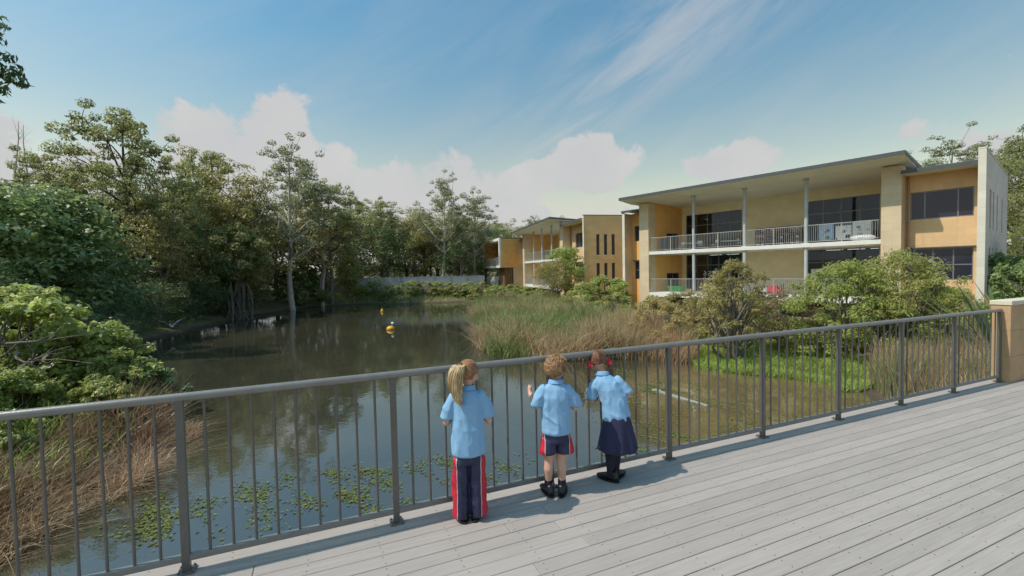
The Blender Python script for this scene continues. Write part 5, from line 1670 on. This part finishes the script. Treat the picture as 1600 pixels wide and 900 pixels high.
for s, fx, fy in ((-1, -0.070, 0.005), (1, 0.040, -0.005)):
    B.chain([((s * 0.055, 0, 0.46), 0.064), ((s * 0.056 - 0.003, 0, 0.36), 0.054), ((fx * 0.9, 0.006, 0.285), 0.043), ((fx, -0.010, 0.215), 0.042), ((fx, -0.004, 0.15), 0.034), ((fx, 0.0, 0.07), 0.027)])
obj('body', B.mesh('body', 0.0052, 3), 'skin', b)
face_parts(b, H2)
B = Blob()
B.chain([((0, 0, 0.512), (0.122, 0.100, 0.018)), ((0, 0, 0.58), (0.122, 0.096, 0.05)), ((0, 0, 0.69), (0.121, 0.09, 0.06)), ((0, 0, 0.80), (0.125, 0.088, 0.05)), ((0, 0, 0.862), (0.110, 0.074, 0.034)), ((0, 0.004, 0.902), (0.06, 0.055, 0.02))], 0.3)
B.chain([((-0.100, 0, 0.853), 0.042), ((-0.138, -0.004, 0.79), (0.046, 0.046, 0.045)), ((-0.152, -0.004, 0.742), (0.051, 0.051, 0.020))])
B.chain([((0.100, 0, 0.853), 0.042), ((0.143, 0.0, 0.79), (0.046, 0.046, 0.045)), ((0.160, 0.008, 0.728), (0.051, 0.051, 0.020))])
me = B.mesh('polo_shirt', 0.006, 5)
wrinkle(me, 0.004, (16, 16, 7), 4.0, 0.012, (0.50, 0.003))
shirt = obj('polo_shirt', me, 'polo_blue', b)
collar(shirt, (0.004, 0.004, 0.922), 0.049, 0.049, -0.006)
B = Blob()
B.chain([((0, 0, 0.52), (0.113, 0.088, 0.03)), ((0, 0, 0.45), (0.116, 0.09, 0.03))])
for s in (-1, 1):
    B.chain([((s * 0.056, 0, 0.45), (0.066, 0.082, 0.04)), ((s * 0.066, 0, 0.375), (0.074, 0.084, 0.03)), ((s * 0.068, 0, 0.352), (0.075, 0.085, 0.016))])
me = B.mesh('shorts', 0.006, 4)
band_attr(me, 0.066, 0.075)
wrinkle(me, 0.005, (10, 10, 14), 5.0, 0.008)
obj('shorts', me, 'sport_navy_red', b)
for fx in (-0.070, 0.040):
    B = Blob()
    B.chain([((fx, -0.002, 0.118), (0.035, 0.035, 0.012)), ((fx, 0.0, 0.06), 0.033)])
    obj('sock', B.mesh('sock', 0.006, 2), 'sock_navy', b)
shoe(b, -0.070, 0.0, 0.35, True); shoe(b, 0.040, -0.005, -0.3, False)
hair(b, 'hair', H2, 'hair_sandy', 8, curly, 1500)

# --- girl with plaits and skirt
k = person(0.845, 3.875, math.radians(-4), 'child with red hair ribbons and plaits, blue polo shirt and navy skirt')
H3 = HM((-0.112, 0.085, 1.018), math.radians(8), math.radians(-22), math.radians(-6))
B = Blob()
head_blob(B, H3)
B.chain([((-0.055, 0.035, 0.875), (0.042, 0.042, 0.04)), ((-0.10, 0.075, 0.965), (0.035, 0.036, 0.036))])
B.chain([((0.03, -0.01, 0.50), (0.10, 0.078, 0.07)), ((0.022, 0.0, 0.64), (0.095, 0.07, 0.07)), ((-0.02, 0.02, 0.775), (0.098, 0.066, 0.05)), ((-0.042, 0.03, 0.845), (0.078, 0.052, 0.03))])
B.chain([((-0.132, 0.03, 0.828), 0.028), ((-0.174, 0.035, 0.75), 0.029), ((-0.172, 0.05, 0.675), 0.029), ((-0.130, 0.12, 0.68), 0.025), ((-0.10, 0.17, 0.72), 0.018)])
hand(B, (-0.10, 0.17, 0.72), (0.1, 0.8, 0.4), (0.5, 0.5, -0.4), (0.4, -0.2, 0.8))
B.chain([((0.044, 0.03, 0.852), 0.028), ((0.106, 0.022, 0.80), 0.029), ((0.135, 0.03, 0.73), 0.028), ((0.115, 0.11, 0.71), 0.025), ((0.09, 0.165, 0.74), 0.018)])
hand(B, (0.09, 0.165, 0.74), (-0.1, 0.8, 0.4), (-0.5, 0.5, -0.4), (-0.4, -0.2, 0.8))
for s, fx, fy in ((-1, -0.028, -0.01), (1, 0.026, 0.035)):
    B.chain([((0.03 + s * 0.05, 0, 0.46), 0.058), ((0.005 + s * 0.034, 0.005, 0.29), 0.043), ((fx, fy, 0.20), 0.040), ((fx, fy, 0.06), 0.027)])
obj('body', B.mesh('body', 0.0052, 3), 'skin', k)
face_parts(k, H3)
B = Blob()
for s, fx, fy in ((-1, -0.028, -0.01), (1, 0.026, 0.035)):
    B.chain([((0.03 + s * 0.05, 0, 0.46), 0.063), ((0.005 + s * 0.034, 0.005, 0.29), 0.048), ((fx, fy - 0.004, 0.20), 0.045), ((fx, fy, 0.10), 0.034), ((fx, fy, 0.05), 0.032)])
obj('tights', B.mesh('tights', 0.006, 3), 'tights_navy', k)
B = Blob()
B.chain([((0.030, -0.005, 0.525), (0.118, 0.098, 0.018)), ((0.028, -0.002, 0.58), (0.118, 0.094, 0.05)), ((0.018, 0.004, 0.68), (0.116, 0.09, 0.06)), ((-0.02, 0.018, 0.79), (0.122, 0.088, 0.05)), ((-0.042, 0.028, 0.855), (0.108, 0.074, 0.034)), ((-0.066, 0.042, 0.90), (0.06, 0.055, 0.02))], 0.3)
B.chain([((-0.136, 0.03, 0.835), 0.042), ((-0.170, 0.034, 0.765), (0.046, 0.046, 0.045)), ((-0.178, 0.038, 0.708), (0.050, 0.050, 0.020))])
B.chain([((0.046, 0.03, 0.858), 0.042), ((0.096, 0.022, 0.81), (0.045, 0.045, 0.040)), ((0.124, 0.022, 0.768), (0.050, 0.050, 0.020))])
me = B.mesh('polo_shirt', 0.006, 5)
wrinkle(me, 0.004, (15, 15, 9), 7.0, 0.010, (0.51, 0.003))
shirt = obj('polo_shirt', me, 'polo_blue', k)
collar(shirt, (-0.078, 0.050, 0.915), 0.049, 0.049, -0.01)
sk = MB()
n, rows = 96, 14
vs, fs = [], []
for r in range(rows + 1):
    q = r / rows
    z = 0.57 - 0.295 * q
    for j in range(n):
        a = 2 * math.pi * j / n
        pl = 1 + 0.085 * q * math.sin(8 * a + 0.6) + 0.03 * q * math.sin(3 * a + 1)
        rx, ry = (0.106 + 0.056 * q ** 0.9) * pl, (0.088 + 0.054 * q ** 0.9) * pl
        vs.append((0.032 + rx * math.cos(a), -0.004 + ry * math.sin(a), z + 0.006 * q * math.sin(8 * a)))
for r in range(rows):
    for j in range(n):
        j2 = (j + 1) % n
        fs.append((r * n + j2, r * n + j, (r + 1) * n + j, (r + 1) * n + j2))
sk.add(vs, fs, True)
so = sk.build('skirt', 'skirt_navy', k)
md = so.modifiers.new('thick', 'SOLIDIFY'); md.thickness = 0.004; md.offset = 1
shoe(k, -0.028, -0.01, 0.95); shoe(k, 0.026, 0.035, -0.75)
def parted(p, d, rg):
    s = 1 if d.x > 0 else -1
    return pulled((s * 0.078, -0.040, -0.028), 0.01)(p, d, rg)
hair(k, 'hair', H3, 'hair_brown', 12, parted, 1100)
br = MB()
for s in (-1, 1):
    a = H3 @ Vector((s * 0.084, -0.042, -0.03))
    drop = [(0, 0, 0), (s * 0.014, 0.004, -0.03), (s * 0.020, 0.008, -0.075), (s * 0.018, 0.018, -0.12), (s * 0.010, 0.03, -0.16)]
    one = MB()
    braid(one, [a + Vector(o_) for o_ in drop], 0.0125, 11)
    one.build('plait', 'hair_brown', k)
    rb = MB()
    c = a + Vector((s * 0.006, -0.004, 0.0))
    for j in range(9):
        an = j * 0.7 + 0.3
        dirv = Vector((math.cos(an) * 0.7, -0.35 + 0.3 * math.sin(2.1 * j), math.sin(an)))
        t1 = c + dirv * 0.030 + Vector((0, 0, 0.006))
        side = Vector((0, 1, 0)).cross(dirv).normalized() * 0.012
        rb.add([c, c + dirv * 0.018 + side, t1, c + dirv * 0.018 - side], [(0, 1, 2, 3)])
    rb.ball(c, 0.013, 10, 6)
    rbo = rb.build('ribbon', 'ribbon_red', k)
    rbo.modifiers.new('thick', 'SOLIDIFY').thickness = 0.003

# ------------------------------------------------------------------ small things on and round the pond
plain('buoy_yellow', (0.75, 0.42, 0.02), 0.4, 0.1, 6)
plain('buoy_orange', (0.65, 0.18, 0.02), 0.4, 0.1, 6)
plain('feather_white', (0.9, 0.9, 0.88), 0.8, 0.05, 12)
plain('feather_grey', (0.30, 0.29, 0.28), 0.8, 0.15, 12)
plain('bill_dark', (0.05, 0.045, 0.04), 0.5, 0.1, 12)
o = tag(empty('buoy', (-8.8, 32.7, WATER)), 'yellow float with pale cap drifting in the middle of the pond', 'buoy')
MB().lathe([(0.02, -0.12), (0.24, -0.08), (0.30, 0.04), (0.28, 0.16), (0.17, 0.24), (0.09, 0.27), (0.0, 0.28)], 20).build('hull', 'buoy_yellow', o)
MB().lathe([(0.303, 0.0), (0.315, 0.03), (0.303, 0.06)], 20).build('ring', 'buoy_orange', o)
MB().tube([(0.10, 0, 0.2), (0.14, 0, 0.42)], 0.035, 10).build('stem', 'feather_grey', o)
MB().ball((0.15, 0, 0.46), (0.11, 0.10, 0.09), 12, 8).build('cap', 'feather_white', o)
o = tag(empty('buoy', (-13.9, 48.5, WATER)), 'tiny yellow float further out near the far bank', 'buoy')
MB().lathe([(0.02, -0.1), (0.16, -0.05), (0.18, 0.06), (0.12, 0.18), (0.05, 0.30), (0.0, 0.32)], 14).build('hull', 'buoy_yellow', o)
MB().tube([(0, 0, 0.28), (0, 0, 0.48)], 0.03, 8).build('stem', 'buoy_yellow', o)

def heron(loc, rz, spread, label, s=1.0, mat='feather_white'):
    o = tag(empty('bird', loc, rz), label, 'bird')
    B = Blob()
    B.chain([((-0.20 * s, 0, 0.0), 0.035 * s), ((-0.06 * s, 0, 0.01 * s), (0.09 * s, 0.075 * s, 0.075 * s)), ((0.08 * s, 0, 0.02 * s), (0.09 * s, 0.07 * s, 0.07 * s)), ((0.17 * s, 0, 0.06 * s), 0.035 * s), ((0.20 * s, 0, 0.13 * s), 0.026 * s), ((0.24 * s, 0, 0.18 * s), 0.036 * s)])
    obj('body', B.mesh('body', 0.012 * s, 3), mat, o)
    MB().tube([(0.27 * s, 0, 0.18 * s), (0.38 * s, 0, 0.165 * s)], [0.014 * s, 0.003 * s], 7).build('bill', 'bill_dark', o)
    if spread:
        for sd in (-1, 1):
            w = MB()
            for j in range(9):
                q = j / 8
                r0 = Vector((0.10 * s - 0.02 * q * s, sd * (0.05 + 0.52 * q) * s, (0.06 + 0.34 * math.sin(q * 1.5)) * s))
                tipv = r0 + Vector((-(0.22 - 0.05 * q) * s, sd * 0.16 * q * s, -0.02 * s + 0.1 * q * s))
                wd = Vector((0.0, 0.045 * s * sd, 0.012 * s))
                w.add([r0 - wd, r0 + wd, tipv + wd * 0.6, tipv - wd * 0.6], [(0, 1, 2, 3)])
            wo = w.build('wing', mat, o)
            wo.modifiers.new('thick', 'SOLIDIFY').thickness = 0.012 * s
    else:
        for sd in (-1, 1):
            MB().ball((-0.06 * s, sd * 0.065 * s, 0.03 * s), (0.15 * s, 0.025 * s, 0.06 * s), 12, 8).build('wing', mat, o)
    for sd in (-1, 1):
        MB().tube([(-0.02 * s, sd * 0.03 * s, -0.05 * s), (-0.14 * s if spread else 0.0, sd * 0.03 * s, -0.14 * s if spread else -0.22 * s), (-0.30 * s if spread else 0.0, sd * 0.03 * s, -0.17 * s if spread else -0.40 * s)], 0.009 * s, 6).build('leg', 'bill_dark', o)
    return o
heron((-23.2, 30.9, WATER + 0.72), 2.6, True, 'white bird with raised wings just above the water on the left', 1.0)
lg = MB().tube([(-29.2, 31.2, WATER + 0.02), (-27.6, 30.6, WATER + 0.12), (-25.8, 30.3, WATER + 0.10), (-24.6, 30.2, WATER + 0.0)], [0.2, 0.19, 0.16, 0.1], 10)
lg.tube([(-26.6, 30.4, WATER + 0.1), (-26.3, 30.0, WATER + 0.55)], [0.06, 0.03], 6)
tag(lg.build('fallen_log', 'bark_grey'), 'grey fallen log at the shaded left waterline with birds on it', 'log')
for x, y, z, rz, lab in ((-27.3, 30.55, 0.62, 0.4, 'pale bird resting on the left end of the fallen log'), (-26.3, 30.4, 0.60, 2.0, 'pale bird in the middle of the fallen log'), (-25.3, 30.3, 0.55, 3.4, 'pale bird on the right end of the fallen log')):
    heron((x, y, WATER + z), rz, False, lab, 0.95, 'feather_white' if x > -27 else 'feather_grey')

# pale sheet fence on the far bank
plain('fence_sheet', (0.46, 0.47, 0.50), 0.55, 0.06, 1.5)
plain('fence_post', (0.33, 0.34, 0.36), 0.5, 0.06, 2)
A, Bq = Vector((-33.5, 66.0, 0)), Vector((-4.2, 68.6, 0))
L = (Bq - A).length
fence = tag(empty('boundary_fence', A, math.atan2((Bq - A).y, (Bq - A).x)), 'long pale grey sheet fence along the far bank', 'fence')
npan = 12
for i in range(npan):
    w = L / npan
    mb = MB()
    for q in range(12):
        x0_, x1_ = i * w + 0.06 + (w - 0.12) * q / 12, i * w + 0.06 + (w - 0.12) * (q + 1) / 12
        mb.box(x0_, x1_, -0.02 + 0.018 * (q % 2), 0.0 + 0.018 * (q % 2), -1.6, 1.25)
    mb.box(i * w + 0.05, (i + 1) * w - 0.05, -0.032, 0.03, 1.25, 1.30)
    mb.build('panel', 'fence_sheet', fence)
for i in range(npan + 1):
    MB().box(i * L / npan - 0.045, i * L / npan + 0.045, -0.05, 0.05, -1.8, 1.33).build('post', 'fence_post', fence)

# steel canopy beyond the school end wall, and plants behind the parapet
cp = tag(empty('canopy', (26.6, 23.2, -1.0), U1), 'dark steel covered walkway beyond the school end wall', 'canopy')
for x in (0, 3.2, 6.4):
    for y in (0, 2.4):
        MB().box(x - 0.06, x + 0.06, y - 0.06, y + 0.06, -0.4, 3.9).build('post', 'steel_dark', cp)
MB().prism([(-0.4, 3.92), (2.8, 4.10), (2.8, 4.16), (-0.4, 3.98)], 'x', -0.5, 7.0).build('roof', 'roof_metal', cp)
for y in (0, 2.4):
    MB().box(-0.4, 6.9, y - 0.05, y + 0.05, 3.45, 3.62).build('beam', 'steel_dark', cp)
def tuft(name, x, y, z, n, h, mat, label):
    rg = np.random.default_rng(int(abs(x * 100)))
    o = tag(empty(name, (x, y, z), 0), label, 'plant')
    for k in range(n):
        a = k * 2.4; l = h * (0.7 + 0.5 * rg.random()); out = 0.25 + 0.6 * rg.random()
        w = 0.05
        pts = []
        for i in range(6):
            q = i / 5
            pts.append(Vector((math.cos(a) * out * l * q, math.sin(a) * out * l * q, l * (q - 0.45 * q * q * out))))
        sd = Vector((-math.sin(a), math.cos(a), 0)) * w
        vs, fs = [], []
        for i, p_ in enumerate(pts):
            ww = sd * (math.sin(math.pi * (0.12 + 0.86 * i / 5)))
            vs += [p_ - ww, p_ + ww]
        for i in range(5):
            fs.append((2 * i, 2 * i + 1, 2 * i + 3, 2 * i + 2))
        MB().add(vs, fs, True).build('frond', mat, o)
    return o
gp = lambda x, y: gz(x, y)
for i, (x, y, h, mt, lab) in enumerate(((14.6, 13.4, 3.4, 'leaf_dark', 'dark strappy plant behind the low parapet wall'), (15.5, 13.7, 3.6, 'leaf_brown', 'purple-brown strappy plant behind the low parapet wall'))):
    tuft('strap_plant', x, y, gp(x, y) - 0.05, 34, h, mt, lab)
for x, y, tp, kk, wd, lab in ((22.4, 19.9, 1.7, 4, 0.6, 'dark shrub against the school end wall'), (25.4, 22.6, 2.2, 4, 0.8, 'dark shrub under the steel canopy')):
    plant('garden_shrub', SH[kk], x, y, tp, lab, 'shrub', wide=wd)
plain('plank_wet', (0.34, 0.33, 0.30), 0.5, 0.15, 3)
pk = MB()
pk.bevbox(-1.05, 1.05, -0.07, 0.07, -0.02, 0.025, 0.005)
pk.bevbox(-0.9, -0.75, -0.09, 0.09, 0.0255, 0.04, 0.003)
o = tag(pk.build('floating_plank', 'plank_wet'), 'grey plank floating beyond the girl in the skirt', 'plank')
o.location = (5.1, 14.0, WATER + 0.01); o.rotation_euler = (0, 0.01, math.atan2(-1.8, 1.0))
